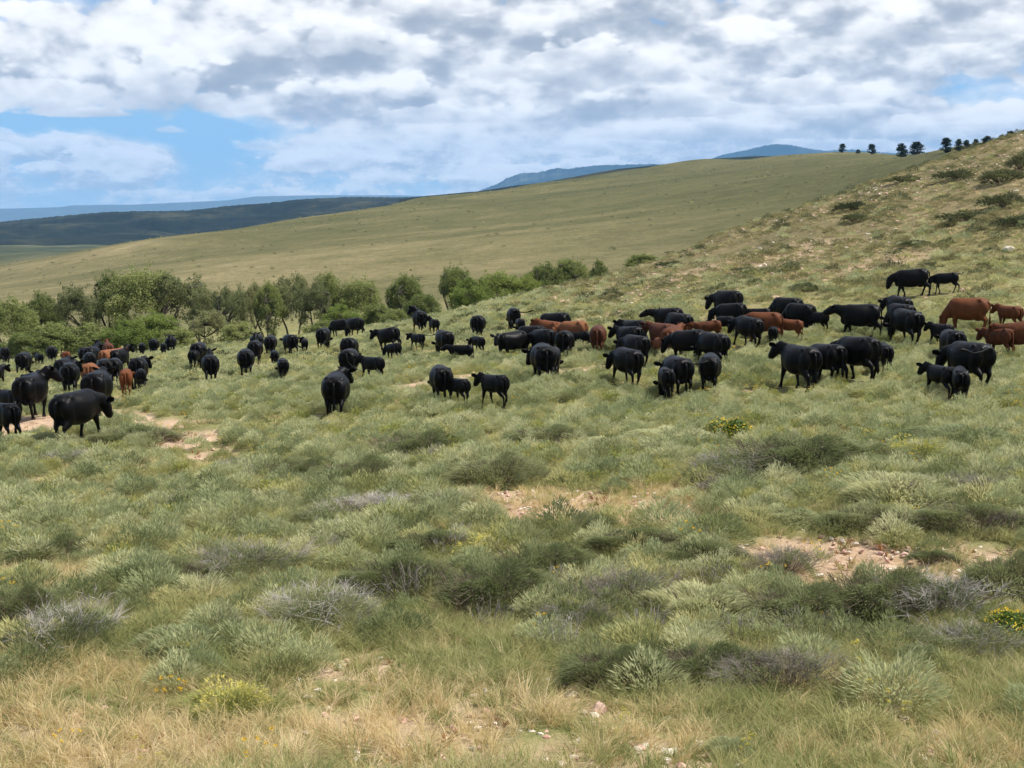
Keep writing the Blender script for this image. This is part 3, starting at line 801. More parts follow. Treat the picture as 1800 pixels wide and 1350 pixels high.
HERD = [
 ('cow', 8, 641, 27, 20, 'level', 0, 'black', 0, 'black cow at the left edge of the photo, far back before the trees'),
 ('cow', 43, 659, 35, -20, 'graze', 0, 'black', 0, 'black cow seen from behind, second from the left edge below the trees'),
 ('calf', 69, 645, 21, 30, 'level', 0, 'black', 0, 'tiny black calf between two far black cows at left'),
 ('cow', 92, 640, 27, 0, 'graze', 0, 'black', 0, 'far black cow seen from behind, standing left of a small red calf'),
 ('cow', -9, 680, 32, -60, 'level', 0, 'black', 0, 'black cow cut by the left edge with only its nose showing'),
 ('calf', 117, 650, 29, 0, 'low', 0, 'red', 0, 'red calf behind two black cows in line, left of the bunched group'),
 ('cow', 113, 673, 38, -25, 'level', -20, 'black', 0, 'black cow walking between the red calf and the broad black cow at left'),
 ('cow', 124, 696, 51, -6, 'level', -40, 'black', 0, 'broad black cow seen from behind left of the light red rump', None),
 ('cow', 159, 686, 42, -10, 'low', 0, 'tan', 0, 'light red cow seen from behind amid black cows on the left trail'),
 ('cow', 173, 728, 70, -22, 'level', 0, 'black', 0, 'black cow walking just beyond the nearest cow on the trail'),
 ('cow', 137, 779, 80, -66, 'low', 0, 'black', 0, 'nearest black cow, broadside facing right with its head lowered, left foreground'),
 ('cow', 57, 738, 72, -38, 'up', -62, 'black', 0, 'black cow with head turned right, standing on the bare trail at left', None, 1),
 ('cow', 60, 722, 60, -20, 'level', 0, 'black', 0, 'black cow mostly hidden behind the cow with its head turned right'),
 ('calf', 18, 738, 48, 50, 'level', 0, 'black', 0, 'black calf in the left corner behind the calf nearest the edge'),
 ('calf', 10, 782, 66, 42, 'level', 0, 'black', 0, 'large black calf cut by the left edge, nearest on the trail'),
 ('cow', 150, 646, 31, 0, 'graze', 0, 'black', 0, 'leftmost black cow of the far bunched group at left'),
 ('cow', 163, 650, 38, -30, 'level', 0, 'black', 0, 'black cow in the bunch left of the light red back'),
 ('cow', 159, 661, 36, 5, 'graze', 0, 'black', 0, 'black cow seen from behind at the front of the left bunch'),
 ('cow', 175, 633, 27, 0, 'up', 20, 'black', 0, 'black cow at the far back of the left bunch beside a dark red one'),
 ('cow', 191, 634, 28, 10, 'up', 0, 'darkred', 0, 'dark red cow at the far back of the left bunch'),
 ('cow', 211, 655, 47, -48, 'up', 0, 'black', 0, 'tall black cow facing right at the right end of the left bunch'),
 ('cow', 195, 656, 40, -62, 'level', 0, 'tan', 0, 'light red cow with a pale face in front of the tall black cow'),
 ('cow', 186, 678, 42, 4, 'graze', 0, 'black', 0, 'black cow seen from behind, left of a pair beside the red calf'),
 ('cow', 202, 676, 42, -12, 'low', 0, 'black', 0, 'black cow seen from behind, right of a pair beside the red calf'),
 ('calf', 223, 700, 47, -4, 'low', 0, 'red', 0, 'bright red calf walking away beside the left trail'),
 ('cow', 244, 683, 50, -12, 'level', -35, 'black', 0, 'broad black cow right of the bright red calf, one ear showing'),
 ('calf', 249, 690, 38, 0, 'graze', 0, 'black', 0, 'black calf close behind the cow right of the bright red calf'),
 ('calf', 250, 627, 22, 0, 'graze', 0, 'black', 0, 'leftmost of four far black animals below the big tree'),
 ('cow', 271, 624, 25, -10, 'graze', 0, 'black', 0, 'black cow seen from behind, second of four far ones below the big tree'),
 ('calf', 288, 627, 22, 0, 'graze', 0, 'black', 0, 'small black calf, third of four far ones below the big tree'),
 ('cow', 301, 621, 26, 178, 'up', 0, 'black', 0, 'far black cow facing the camera with ears out, below the big tree'),
 ('cow', 350, 647, 49, -22, 'graze', 0, 'black', 0, 'large black cow with a calf before it, left of the round cow showing both ears'),
 ('calf', 343, 650, 33, -25, 'low', 0, 'black', 0, 'black calf in front of the large cow below the arch-trunked tree'),
 ('cow', 371, 676, 47, 2, 'up', 0, 'black', 0, 'round black cow walking away with both ears showing over its back'),
 ('cow', 433, 662, 44, 0, 'graze', 0, 'black', 0, 'round black cow seen from behind, front of the group at centre left'),
 ('cow', 449, 641, 38, -10, 'level', 0, 'black', 0, 'black cow behind the round cow at centre left'),
 ('cow', 452, 621, 31, 175, 'up', 0, 'black', 0, 'black cow facing the camera, farthest of the centre-left group'),
 ('cow', 476, 625, 32, -8, 'graze', 0, 'black', 0, 'black cow seen from behind right of the one facing the camera'),
 ('calf', 483, 646, 28, 0, 'graze', 0, 'black', 0, 'black calf between the centre-left group and the slim lone calf'),
 ('calf', 498, 671, 38, 6, 'graze', 0, 'black', 0, 'slim lone black calf walking away right of the centre-left group'),
 ('cow', 511, 624, 34, 28, 'low', 0, 'black', 1, 'far black cow with a small calf at its right'),
 ('calf', 536, 623, 26, 0, 'level', 40, 'black', 0, 'small black calf beside the far cow, near the tree trunks'),
 ('cow', 569, 617, 37, -20, 'graze', 0, 'black', 0, 'black cow grazing alone left of the pair under the trees'),
 ('cow', 600, 592, 26, 82, 'graze', 0, 'black', 0, 'black cow grazing leftward, left of a pair by the tree line'),
 ('cow', 625, 592, 31, 62, 'graze', 0, 'black', 0, 'black cow, right of a pair by the tree line'),
 ('cow', 614, 640, 44, -10, 'graze', 0, 'black', 0, 'black cow seen from behind, farther of two in one line left of centre'),
 ('cow', 614, 666, 49, -16, 'low', 0, 'black', 1, 'black cow seen from behind, nearer of two in one line left of centre'),
 ('calf', 656, 671, 42, 66, 'level', 0, 'black', 0, 'sturdy black calf facing left beside the two cows in line'),
 ('cow', 591, 735, 72, -7, 'level', -35, 'black', 0, 'big round black cow walking away alone in the left middle'),
 ('cow', 686, 617, 37, 72, 'level', 0, 'black', 0, 'black cow facing left with its head level, a calf before it'),
 ('calf', 694, 636, 31, 60, 'low', 0, 'black', 0, 'black calf below the level-headed cow left of centre'),
 ('calf', 735, 617, 28, 55, 'level', 0, 'black', 2, 'small black calf flicking its tail, left of centre'),
 ('cow', 738, 586, 37, 22, 'up', 45, 'black', 0, 'black cow on the far rise looking left near the trees'),
 ('calf', 763, 591, 28, 28, 'up', 40, 'black', 0, 'small black calf on the rise right of the cow looking left'),
 ('cow', 781, 627, 43, 32, 'graze', 0, 'black', 0, 'black cow grazing behind the calf stretched out to the left'),
 ('calf', 812, 640, 31, 84, 'out', 0, 'black', 0, 'black calf facing left with its neck stretched out low'),
 ('cow', 776, 707, 58, 14, 'graze', 0, 'black', 0, 'rounded black cow with two calves at its right, centre', None),
 ('calf', 808, 713, 45, 50, 'level', 30, 'black', 0, 'black calf pressed against the right side of the rounded cow', 'w'),
 ('calf', 871, 718, 57, 60, 'level', 12, 'black', 0, 'black calf with a white ear tag standing nearest at centre', 'w', 1),
 ('cow', 840, 594, 37, -4, 'graze', 0, 'black', 0, 'black cow seen from behind on the rise above the stretched calf'),
 ('calf', 840, 624, 29, 45, 'low', 0, 'black', 0, 'black calf behind the stretched-out calf, centre'),
 ('cow', 903, 582, 38, 12, 'graze', 0, 'black', 2, 'far black cow flinging its tail to the right on the rise'),
 ('calf', 914, 590, 29, 20, 'graze', 0, 'black', 0, 'black calf below the cow flinging its tail'),
 ('cow', 902, 632, 44, 128, 'level', 25, 'black', 0, 'black cow facing half towards the camera left of the centre bunch'),
 ('cow', 936, 622, 38, 80, 'graze', 0, 'black', 0, 'black cow broadside at the left of the centre bunch'),
 ('cow', 956, 628, 39, 62, 'low', 0, 'black', 0, 'black cow in the middle of the centre bunch below the red back'),
 ('cow', 977, 598, 44, 78, 'graze', 0, 'black', 0, 'humped black cow grazing left at the back of the centre bunch'),
 ('cow', 966, 609, 39, 70, 'level', 0, 'red', 0, 'red cow with dark face in the centre bunch before the humped black cow'),
 ('cow', 1010, 612, 38, 80, 'low', 0, 'tan', 0, 'orange-backed cow behind the black calf of the centre bunch'),
 ('calf', 1022, 616, 32, 84, 'low', 0, 'black', 0, 'black calf between the orange back and the dark red rump'),
 ('cow', 1051, 622, 45, -6, 'graze', 0, 'darkred', 0, 'dark red cow seen from behind at the right end of the centre bunch'),
 ('cow', 992, 632, 44, -10, 'graze', 0, 'black', 0, 'black cow seen from behind at the front right of the centre bunch'),
 ('cow', 955, 672, 63, 14, 'low', 38, 'black', 0, 'large black cow nearest the centre bunch with an ear out left'),
 ('calf', 973, 668, 54, -6, 'graze', 0, 'black', 0, 'black calf mostly hidden right of the large cow nearest the centre bunch'),
 ('cow', 1115, 612, 41, 64, 'level', 0, 'black', 0, 'farthest of four overlapping black cows right of centre'),
 ('cow', 1108, 626, 41, 64, 'level', 18, 'black', 0, 'black cow looking left, second back of the four overlapping cows'),
 ('cow', 1117, 646, 49, 56, 'low', 0, 'black', 0, 'third of the four overlapping black cows, body hidden below'),
 ('cow', 1102, 678, 61, 50, 'low', 0, 'black', 0, 'nearest of the four overlapping black cows, head lowered to the left'),
 ('cow', 1176, 588, 39, 76, 'out', 0, 'black', 0, 'black cow with neck stretched left above the red calves'),
 ('cow', 1192, 602, 42, 70, 'graze', 0, 'black', 0, 'black cow in front of the one with neck stretched left'),
 ('cow', 1165, 620, 38, 70, 'level', 0, 'darkred', 0, 'dark brown cow half hidden behind the red calves right of centre'),
 ('cow', 1183, 629, 45, -28, 'level', -20, 'red', 0, 'red cow turned right between a red calf and the long black cow'),
 ('calf', 1160, 632, 34, 32, 'low', 0, 'red', 2, 'small red calf flicking its tail left of the red cow'),
 ('cow', 1213, 637, 50, 80, 'low', 0, 'black', 0, 'long black cow going left, right of the red cow'),
 ('cow', 1252, 643, 44, 68, 'graze', 0, 'black', 0, 'black cow overlapping the rear of the long black cow'),
 ('calf', 1248, 602, 35, 98, 'level', 0, 'red', 0, 'red calf above the long black cow'),
 ('cow', 1279, 562, 47, 74, 'low', 0, 'black', 0, 'topmost black cow of the stacked pair on the slope right of centre'),
 ('cow', 1287, 580, 42, 80, 'low', 0, 'black', 0, 'lower black cow of the stacked pair on the slope'),
 ('calf', 1275, 591, 29, 80, 'graze', 0, 'black', 0, 'dark calf below the stacked pair, right of the red calf'),
 ('calf', 1170, 706, 57, 16, 'graze', 0, 'black', 0, 'slender black calf nearest, before a cow with its head lowered left'),
 ('cow', 1190, 696, 64, 38, 'low', 10, 'black', 0, 'black cow behind the slender calf, head lowered left'),
 ('cow', 1247, 692, 60, -5, 'graze', 0, 'black', -2, 'black cow seen from behind flicking its tail to the left'),
 ('cow', 1314, 610, 49, 60, 'low', 0, 'black', 0, 'black cow left of the orange-red cow on the right'),
 ('cow', 1342, 600, 43, 84, 'low', 0, 'red', 0, 'orange-red cow between two black animals on the right'),
 ('calf', 1335, 577, 32, 84, 'out', 0, 'black', 0, 'dark calf facing left behind the orange-red cow'),
 ('cow', 1383, 571, 43, 78, 'graze', 0, 'black', 0, 'black cow grazing left, farthest of three in step on the right'),
 ('cow', 1405, 583, 44, 80, 'graze', 0, 'black', 0, 'black cow, middle of three in step on the right'),
 ('calf', 1386, 599, 35, 84, 'level', 0, 'red', 0, 'red calf standing in front of the black cows on the right'),
 ('calf', 1437, 586, 35, 78, 'graze', 0, 'black', 0, 'black calf grazing at the right end of three in step'),
 ('calf', 1358, 612, 34, 2, 'graze', 0, 'black', 0, 'black calf seen from behind before the orange-red cow'),
 ('cow', 1513, 598, 54, 88, 'out', 0, 'black', 0, 'black cow in full profile facing left with head held out', None, 1),
 ('cow', 1577, 569, 44, 62, 'low', 0, 'black', 0, 'black cow behind the rear of the cow in full profile'),
 ('cow', 1582, 584, 40, 70, 'graze', 0, 'black', 0, 'black cow hidden between two others right of the full-profile cow'),
 ('cow', 1591, 605, 54, 58, 'graze', 0, 'black', 0, 'black cow standing right of the full-profile cow, nearest of its three'),
 ('cow', 1405, 688, 72, 54, 'level', 25, 'black', 0, 'large black cow looking left, leftmost of three big cows at right', None),
 ('cow', 1453, 673, 63, 64, 'graze', 0, 'black', 0, 'black cow in the middle of three big cows at right'),
 ('cow', 1508, 669, 71, 74, 'low', 0, 'black', 0, 'long black cow, rightmost of three big cows at right'),
 ('calf', 1553, 656, 48, 18, 'graze', 0, 'black', 0, 'black calf at the rear of the three big cows'),
 ('cow', 1605, 522, 43, 88, 'low', 0, 'black', 0, 'black cow walking left highest on the slope with a calf behind', None, 1),
 ('calf', 1664, 516, 32, 88, 'low', 0, 'black', 2, 'black calf following the highest cow on the slope', None, 2),
 ('cow', 1702, 584, 53, 84, 'graze', 0, 'red', 0, 'big red cow grazing leftward on the right slope', None, 0),
 ('calf', 1774, 581, 38, 72, 'level', 10, 'red', 0, 'red calf right of the big grazing red cow'),
 ('calf', 1654, 611, 38, 74, 'level', 10, 'black', 0, 'black calf below the grazing red cow facing left'),
 ('cow', 1672, 641, 48, 30, 'low', 0, 'black', 0, 'black cow between a calf and the tail-swinging cow at right'),
 ('cow', 1703, 688, 74, 64, 'low', 0, 'black', -2, 'big black cow swinging its tail out to the right'),
 ('calf', 1758, 632, 48, 74, 'level', 12, 'red', 0, 'red calf facing left near the right edge'),
 ('cow', 1797, 628, 50, 84, 'level', 0, 'red', 0, 'red cow cut by the right edge behind a red calf'),
 ('calf', 1653, 698, 52, 56, 'level', 20, 'black', 0, 'black calf with one ear up, left of the calf walking away at right', 'w'),
 ('calf', 1686, 713, 60, 8, 'graze', 0, 'black', 0, 'black calf walking away, nearest at the right before the tail-swinging cow'),
]
for hrow in HERD: cow(*hrow)

# ------------------------------------------------------------------ plants: leaf and blade geometry
def blades(n, R, L, W_, lean, seed, bend=.35, H0=0.0, dome=0.0, up=1.0, vary=.5, clump=0):
    """n bent three-triangle blades; roots in a disc of radius R (or through a dome of height `dome`)"""
    g = np.random.default_rng(seed)
    a = g.uniform(0, 2 * np.pi, n); rr = R * np.sqrt(g.uniform(0, 1, n))
    if clump:
        ca = g.uniform(0, 2 * np.pi, clump); cr_ = R * np.sqrt(g.uniform(0, 1, clump)); k = g.integers(0, clump, n)
        x = cr_[k] * np.cos(ca[k]) + g.normal(0, R * .12, n); y = cr_[k] * np.sin(ca[k]) + g.normal(0, R * .12, n)
    else:
        x = rr * np.cos(a); y = rr * np.sin(a)
    q = np.clip(np.hypot(x, y) / max(R, 1e-6), 0, 1)
    z = np.full(n, H0)
    if dome:
        lump = 1 + .35 * np.sin(x / R * 5 + seed) * np.cos(y / R * 4 - seed)
        z = dome * np.sqrt(np.clip(1 - q ** 2, 0, 1)) * lump * g.uniform(.25, 1, n) ** .6
    l = L * g.uniform(1 - vary, 1 + vary * .6, n)
    out_ = np.stack([x, y], 1) / max(R, 1e-6)
    d = np.stack([out_[:, 0] * lean + g.normal(0, .35, n) * lean, out_[:, 1] * lean + g.normal(0, .35, n) * lean, np.full(n, up)], 1)
    if dome: d[:, :2] += out_ * q[:, None] * 1.2
    d += g.normal(0, .10, (n, 3))
    d /= np.linalg.norm(d, axis=1)[:, None]
    th = g.uniform(0, 2 * np.pi, n); s = np.stack([np.cos(th), np.sin(th), np.zeros(n)], 1) * (W_ / 2)
    b0 = np.stack([x, y, z], 1)
    hb = np.stack([d[:, 0], d[:, 1], np.zeros(n)], 1) * bend
    p1 = b0 + d * (l * .5)[:, None]
    p2 = b0 + d * l[:, None] + hb * l[:, None] - np.array([0, 0, 1]) * (l * bend * .25)[:, None]
    V = np.stack([b0 - s, b0 + s, p1 + s * .8, p1 - s * .8, p2], 1).reshape(-1, 3)
    o = (np.arange(n) * 5)[:, None]
    F = np.concatenate([o + [0, 1, 2], o + [0, 2, 3], o + [3, 2, 4]], 1).reshape(-1, 3)
    return V, F

def leaves(n, centre, radii, size, seed, shell=.35, flat=.5):
    """small leaf faces (two triangles each) through an ellipsoid, thicker near its skin"""
    g = np.random.default_rng(seed)
    d = g.normal(0, 1, (n, 3)); d /= np.linalg.norm(d, axis=1)[:, None]
    r = g.uniform(shell, 1, n) ** .6
    p = np.array(centre) + d * r[:, None] * np.array(radii)
    a = g.normal(0, 1, (n, 3)); a[:, 2] *= flat; a /= np.linalg.norm(a, axis=1)[:, None]
    b2 = np.cross(a, g.normal(0, 1, (n, 3))); b2 /= np.linalg.norm(b2, axis=1)[:, None] + 1e-9
    l = (size * g.uniform(.6, 1.3, n))[:, None]
    V = np.stack([p - a * l * .5, p + b2 * l * .28, p + a * l * .5, p - b2 * l * .28], 1).reshape(-1, 3)
    o = (np.arange(n) * 4)[:, None]
    F = np.concatenate([o + [0, 1, 2], o + [0, 2, 3]], 1).reshape(-1, 3)
    return V, F

def join(parts):
    V = []; F = []; mi = []; o = 0
    for k, (v, f) in enumerate(parts):
        V.append(v); F.append(np.asarray(f) + o); o += len(v); mi.append(np.full(len(f), k))
    return np.concatenate(V), np.concatenate(F), np.concatenate(mi)

def twigs(n, R, H, w, seed, forks=3, curve=.3):
    """thin branching woody stems that rise from the middle and fork"""
    g = np.random.default_rng(seed)
    V = []; F = []
    def seg(p, q, wa, wb):
        t = q - p; a = np.cross(t, g.normal(0, 1, 3)); a /= np.linalg.norm(a) + 1e-9
        b2 = np.cross(t / (np.linalg.norm(t) + 1e-9), a); o = len(V)
        for k in range(3):
            an = 2 * np.pi * k / 3; u_ = a * np.cos(an) + b2 * np.sin(an)
            V.append(p + u_ * wa); V.append(q + u_ * wb)
        for k in range(3):
            i = o + 2 * k; j = o + 2 * ((k + 1) % 3)
            F.append((i, j, j + 1)); F.append((i, j + 1, i + 1))
    for i in range(n):
        an = g.uniform(0, 2 * np.pi); ro = R * g.uniform(0.1, 1) ** .7
        top = np.array([np.cos(an) * ro, np.sin(an) * ro, H * np.sqrt(max(0, 1 - (ro / R) ** 2 * .75)) * g.uniform(.65, 1.08)])
        base = np.array([np.cos(an) * ro * .3, np.sin(an) * ro * .3, -.02]) + np.append(g.normal(0, R * .05, 2), 0)
        mid = base * .45 + top * .55 + np.array([np.cos(an), np.sin(an), 0]) * R * curve * .25 + g.normal(0, .04 * R, 3)
        seg(base, mid, w, w * .7); seg(mid, top, w * .7, w * .3)
        for k in range(forks):
            f = g.uniform(.25, .95); st = mid * (1 - f) + top * f if g.random() < .75 else base * (1 - f) + mid * f
            dd = (top - base) / np.linalg.norm(top - base) + g.normal(0, .55, 3); dd /= np.linalg.norm(dd)
            en = st + dd * H * g.uniform(.15, .38); en[2] = max(en[2], .02)
            seg(st, en, w * .5, w * .22)
    return np.array(V), np.array(F)

def scatter(name, label, cat, r0, r1, n, dens, protos, smin, smax, azl=(-.50, .50), tilt=.12, seed=1, weights=None):
    """many small plants as one object: a cloud of points, each carrying one of a few plants"""
    if r1 <= 40: n = int(n * 1.35); azl = (-.62, .62)      # wider close by, so a step aside shows no bare edge
    g = np.random.default_rng(seed)
    r = np.sqrt(g.uniform(0, 1, n) * (r1 ** 2 - r0 ** 2) + r0 ** 2); a = g.uniform(azl[0], azl[1], n)
    x = np.sin(a) * r; y = np.cos(a) * r
    keep = g.uniform(0, 1, n) < dens(x, y, r) * (off_cattle(x, y) if 'sage' in name else np.maximum(off_cattle(x, y), .45) if 'meadow' in name else 1)
    x, y, r = x[keep], y[keep], r[keep]; k = len(x)
    z = terrain(x, y) - .015
    me = bpy.data.meshes.new(name); me.vertices.add(k)
    me.vertices.foreach_set('co', np.stack([x, y, z], 1).astype(np.float32).ravel())
    rot = np.stack([g.normal(0, tilt, k), g.normal(0, tilt, k), g.uniform(0, 6.283, k)], 1).astype(np.float32)
    me.attributes.new('rot', 'FLOAT_VECTOR', 'POINT').data.foreach_set('vector', rot.ravel())
    s = g.uniform(smin, smax, k) * np.where(g.uniform(0, 1, k) < .1, 1.25, 1)
    me.attributes.new('scl', 'FLOAT', 'POINT').data.foreach_set('value', s.astype(np.float32))
    idx = g.choice(len(protos), k, p=weights)
    me.attributes.new('pick', 'INT', 'POINT').data.foreach_set('value', idx.astype(np.int32))
    src = bpy.data.collections.new(name + '_sources')
    for i, p in enumerate(protos):
        o = bpy.data.objects.new('%s_plant_%02d' % (name, i), p); src.objects.link(o)
    ng = bpy.data.node_groups.new(name, 'GeometryNodeTree')
    ng.interface.new_socket('Geometry', in_out='INPUT', socket_type='NodeSocketGeometry')
    ng.interface.new_socket('Geometry', in_out='OUTPUT', socket_type='NodeSocketGeometry')
    gi = ng.nodes.new('NodeGroupInput'); go = ng.nodes.new('NodeGroupOutput')
    ci = ng.nodes.new('GeometryNodeCollectionInfo'); ci.inputs[0].default_value = src
    ci.inputs['Separate Children'].default_value = True; ci.inputs['Reset Children'].default_value = True
    ip = ng.nodes.new('GeometryNodeInstanceOnPoints'); ip.inputs['Pick Instance'].default_value = True
    def at(nm, ty):
        q = ng.nodes.new('GeometryNodeInputNamedAttribute'); q.data_type = ty; q.inputs[0].default_value = nm
        return q.outputs[0]
    ng.links.new(gi.outputs[0], ip.inputs['Points']); ng.links.new(ci.outputs[0], ip.inputs['Instance'])
    ng.links.new(at('pick', 'INT'), ip.inputs['Instance Index']); ng.links.new(at('rot', 'FLOAT_VECTOR'), ip.inputs['Rotation'])
    ng.links.new(at('scl', 'FLOAT'), ip.inputs['Scale']); ng.links.new(ip.outputs[0], go.inputs[0])
    o = link(name, me); md = o.modifiers.new('plants', 'NODES'); md.node_group = ng
    tag(o, label, cat, kind='stuff')
    print(name, k)
    return o

def proto(name, V, F, mats_, mi=None):
    return mesh_np(name, V, F, mats_, mi)
def tuft(name, m, *a, **k):
    V, F = blades(*a, **k); return proto(name, V, F, [m])

# grasses
G = [tuft('grass_tuft', M['grass'], 60, .13, .19, .0062, .9, s, bend=.5, clump=5) for s in (1, 2, 3)]
GD = [tuft('dry_tuft', M['dry'], 46, .12, .22, .0055, .9, s, bend=.6, clump=4) for s in (4, 5, 6)]
GF = [tuft('far_tuft', M['olive'], 40, .20, .10, .016, 1.0, s, bend=.4, clump=5) for s in (7, 8)]
GFD = [tuft('far_dry_tuft', M['dry'], 30, .20, .11, .014, 1.0, s, bend=.5, clump=5) for s in (9, 10)]
def mound(name, m, n, R, H, L, w, seed, tip=None):
    parts = [blades(n, R, L, w, .7, seed, bend=.2, dome=H, vary=.4)]
    mats_ = [m]
    if tip is not None:
        parts.append(blades(int(n * .35), R * .92, L * .35, w * 1.7, .5, seed + 50, bend=.1, dome=H + L * .75, vary=.4)); mats_.append(tip)
    V, F, mi = join(parts)
    return proto(name, V, F, mats_, mi)
SG = [mound('sage_mound', M['sage'], 1100, .36, .32, .065, .012, s) for s in (11, 12, 13)]
OG = [mound('olive_mound', M['olive'], 1000, .36, .26, .065, .011, s) for s in (14, 15)]
DG = [mound('dark_mound', M['shrub'], 1100, .40, .34, .07, .011, s) for s in (16, 17)]
YG = [mound('yellow_mound', M['rabbit'], 560, .30, .24, .07, .011, s, M['yellow']) for s in (18, 19)]
V, F = twigs(26, .34, .34, .006, 20, 4); TG = [proto('twig_mound', V, F, [M['twig']])]
HG = [tuft('hill_tuft', M['hilltuft'], 40, .22, .10, .016, 1.0, s, bend=.4, clump=5) for s in (47, 48)]
FHG = [mound('far_hill_mound', M['hilltuft'], 240, .40, .20, .09, .028, s) for s in (57, 58)]
FSG = [mound('far_sage', M['sage'], 260, .42, .32, .09, .030, s) for s in (21, 22)]
FDG = [mound('far_dark', M['hillbush'], 260, .46, .36, .09, .030, s) for s in (23, 24)]
FOG = [mound('far_olive', M['olive'], 250, .42, .26, .09, .030, s) for s in (25, 26)]
RW = [tuft('rust_tuft', M['rust'], 40, .10, .14, .012, 1.0, 27, bend=.3, clump=3)]
def stalk(name, m, top, seed):
    V1, F1 = blades(7, .05, .42, .007, .5, seed, bend=.15); tips = V1.reshape(-1, 5, 3)[:, 4]
    parts = [(V1, F1)]
    for i, p in enumerate(tips): parts.append(leaves(16, p, (.035, .035, .03), .028, seed + i, 0))
    V, F, mi = join(parts); return proto(name, V, F, [m, top], np.minimum(mi, 1))
YS = [stalk('yellow_flower', M['grass'], M['orange'], 30), stalk('pale_flower', M['sage'], M['yellow'], 31)]

SOIL_W = [(a_, b_, c_ * 1.12, d_ * 1.3 + .45, k_) for a_, b_, c_, d_, k_ in SOIL]
def off_cattle(x, y):
    """cattle have trodden and grazed the brush down where they stand"""
    k = np.ones_like(x)
    for cx, cy, cs in COW_AT:
        r_ = math.hypot(cx, cy); ux, uy = cx / r_, cy / r_
        a_ = (x - cx) * ux + (y - cy) * uy; b_ = (x - cx) * uy - (y - cy) * ux
        k = np.where((a_ > -3.0) & (a_ < .8) & (np.abs(b_) < .75 * cs), .16, k)
    return k
SOIL_W = [(a_, b_, c_ * 1.12, d_ * 1.3 + .45, k_) for a_, b_, c_, d_, k_ in SOIL]
def off_cattle(x, y):
    k = np.ones_like(x)
    for cx, cy, cs in COW_AT:
        d = np.hypot(x - cx, (y - cy) + .35)
        k = np.where(d < .95 * cs, .12, k)
    return k
soil_f = lambda x, y: field(SOIL_W, x, y)
dry_f = lambda x, y: field(DRY, x, y, .5)
def patchy(x, y, f, seed, lo, hi): return np.clip((fbm(x * f, y * f, seed, 3) + .5 - lo) / (hi - lo), 0, 1)
def nearfade(r, a, b2): return np.clip((r - a) / (b2 - a), 0, 1)

scatter('green_grass', 'green grass mixed all through the brushy foreground', 'grass', 7.5, 34, 34000,
        lambda x, y, r: (1 - soil_f(x, y) * .93) * (1 - dry_f(x, y) * .55) * (.55 + .45 * patchy(x, y, .5, 61, .3, .6)) * np.clip((38 - r) / 14, .25, 1), G, .75, 1.45, seed=2)
scatter('dry_grass', 'straw coloured dry grass thickest along the bottom of the photo', 'grass', 7.5, 36, 34000,
        lambda x, y, r: (1 - soil_f(x, y) * .80) * np.clip(.12 + dry_f(x, y) * .75, 0, 1), GD, .7, 1.35, seed=3)
scatter('meadow_grass', 'short olive grass between the low brush around the herd', 'grass', 24, 105, 52000,
        lambda x, y, r: (1 - soil_f(x, y) * .92) * np.clip(.9 - r / 160, .2, 1), GF + GFD, .8, 1.5, seed=4, weights=[.36, .36, .14, .14])
scatter('sagebrush_cover', 'low silvery sagebrush mounds covering the flat around the herd', 'sagebrush', 17, 62, 10500,
        lambda x, y, r: (1 - soil_f(x, y)) * nearfade(r, 17, 28) * (.45 + .55 * patchy(x, y, .22, 63, .35, .55)), SG + OG + DG + YG, .6, 1.45, seed=5,
        weights=[.18, .17, .17, .14, .14, .03, .03, .07, .07])
scatter('near_brush', 'loose mixed brush clumps among the foreground grass', 'brush', 11.5, 32, 1900,
        lambda x, y, r: (1 - soil_f(x, y)) * (1 - dry_f(x, y) * .8) * nearfade(r, 11.5, 16) * patchy(x, y, .35, 67, .3, .5), SG[:2] + OG + DG + TG + G, .6, 1.25, seed=15)
scatter('far_sagebrush_cover', 'low brush mounds running back to the tree line', 'sagebrush', 58, 150, 26000,
        lambda x, y, r: (1 - soil_f(x, y)) * np.where(np.arctan2(x, y) > .03, np.clip(1.45 - r / 75, .05, 1), 1) * (.3 + .7 * patchy(x, y, .2, 64, .35, .55)), FSG + FOG + FDG, .55, 1.3, seed=6,
        weights=[.29, .28, .17, .17, .05, .04])
scatter('hillside_tufts', 'dry bunches of grass and tiny shrubs dotting the right hillside', 'grass', 60, 205, 60000,
        lambda x, y, r: np.clip((np.arctan2(x, y) + .03) / .1, 0, 1) * nearfade(r, 60, 95) * (.22 + .5 * patchy(x, y, .12, 65, .4, .6)),
        HG + GF + GFD + FHG + FDG, .8, 1.7, azl=(-.03, .47), seed=7, weights=[.32, .32, .04, .04, .10, .08, .04, .04, .01, .01])
scatter('rust_weeds', 'rust coloured low weeds around the bare soil', 'weeds', 9, 45, 1500,
        lambda x, y, r: np.clip(field([(a, b_, c_ * 1.35, d_ * 1.6, k) for a, b_, c_, d_, k in SOIL], x, y) - soil_f(x, y) * .6, .03, 1), RW, .6, 1.4, seed=8)
scatter('wild_flowers', 'small yellow flowers scattered through grass and brush', 'flowers', 9, 60, 900,
        lambda x, y, r: .25 + .5 * patchy(x, y, .3, 66, .5, .6), YS, .5, 1.0, seed=9)

scatter('slope_brush', 'tiny dark shrubs dotted over the long far slope', 'brush', 215, 1150, 4200,
        lambda x, y, r: np.clip(.25 + .9 * patchy(x, y, .012, 91, .45, .7), 0, 1), FDG + FOG, .6, 1.7, seed=13, weights=[.25, .25, .25, .25])
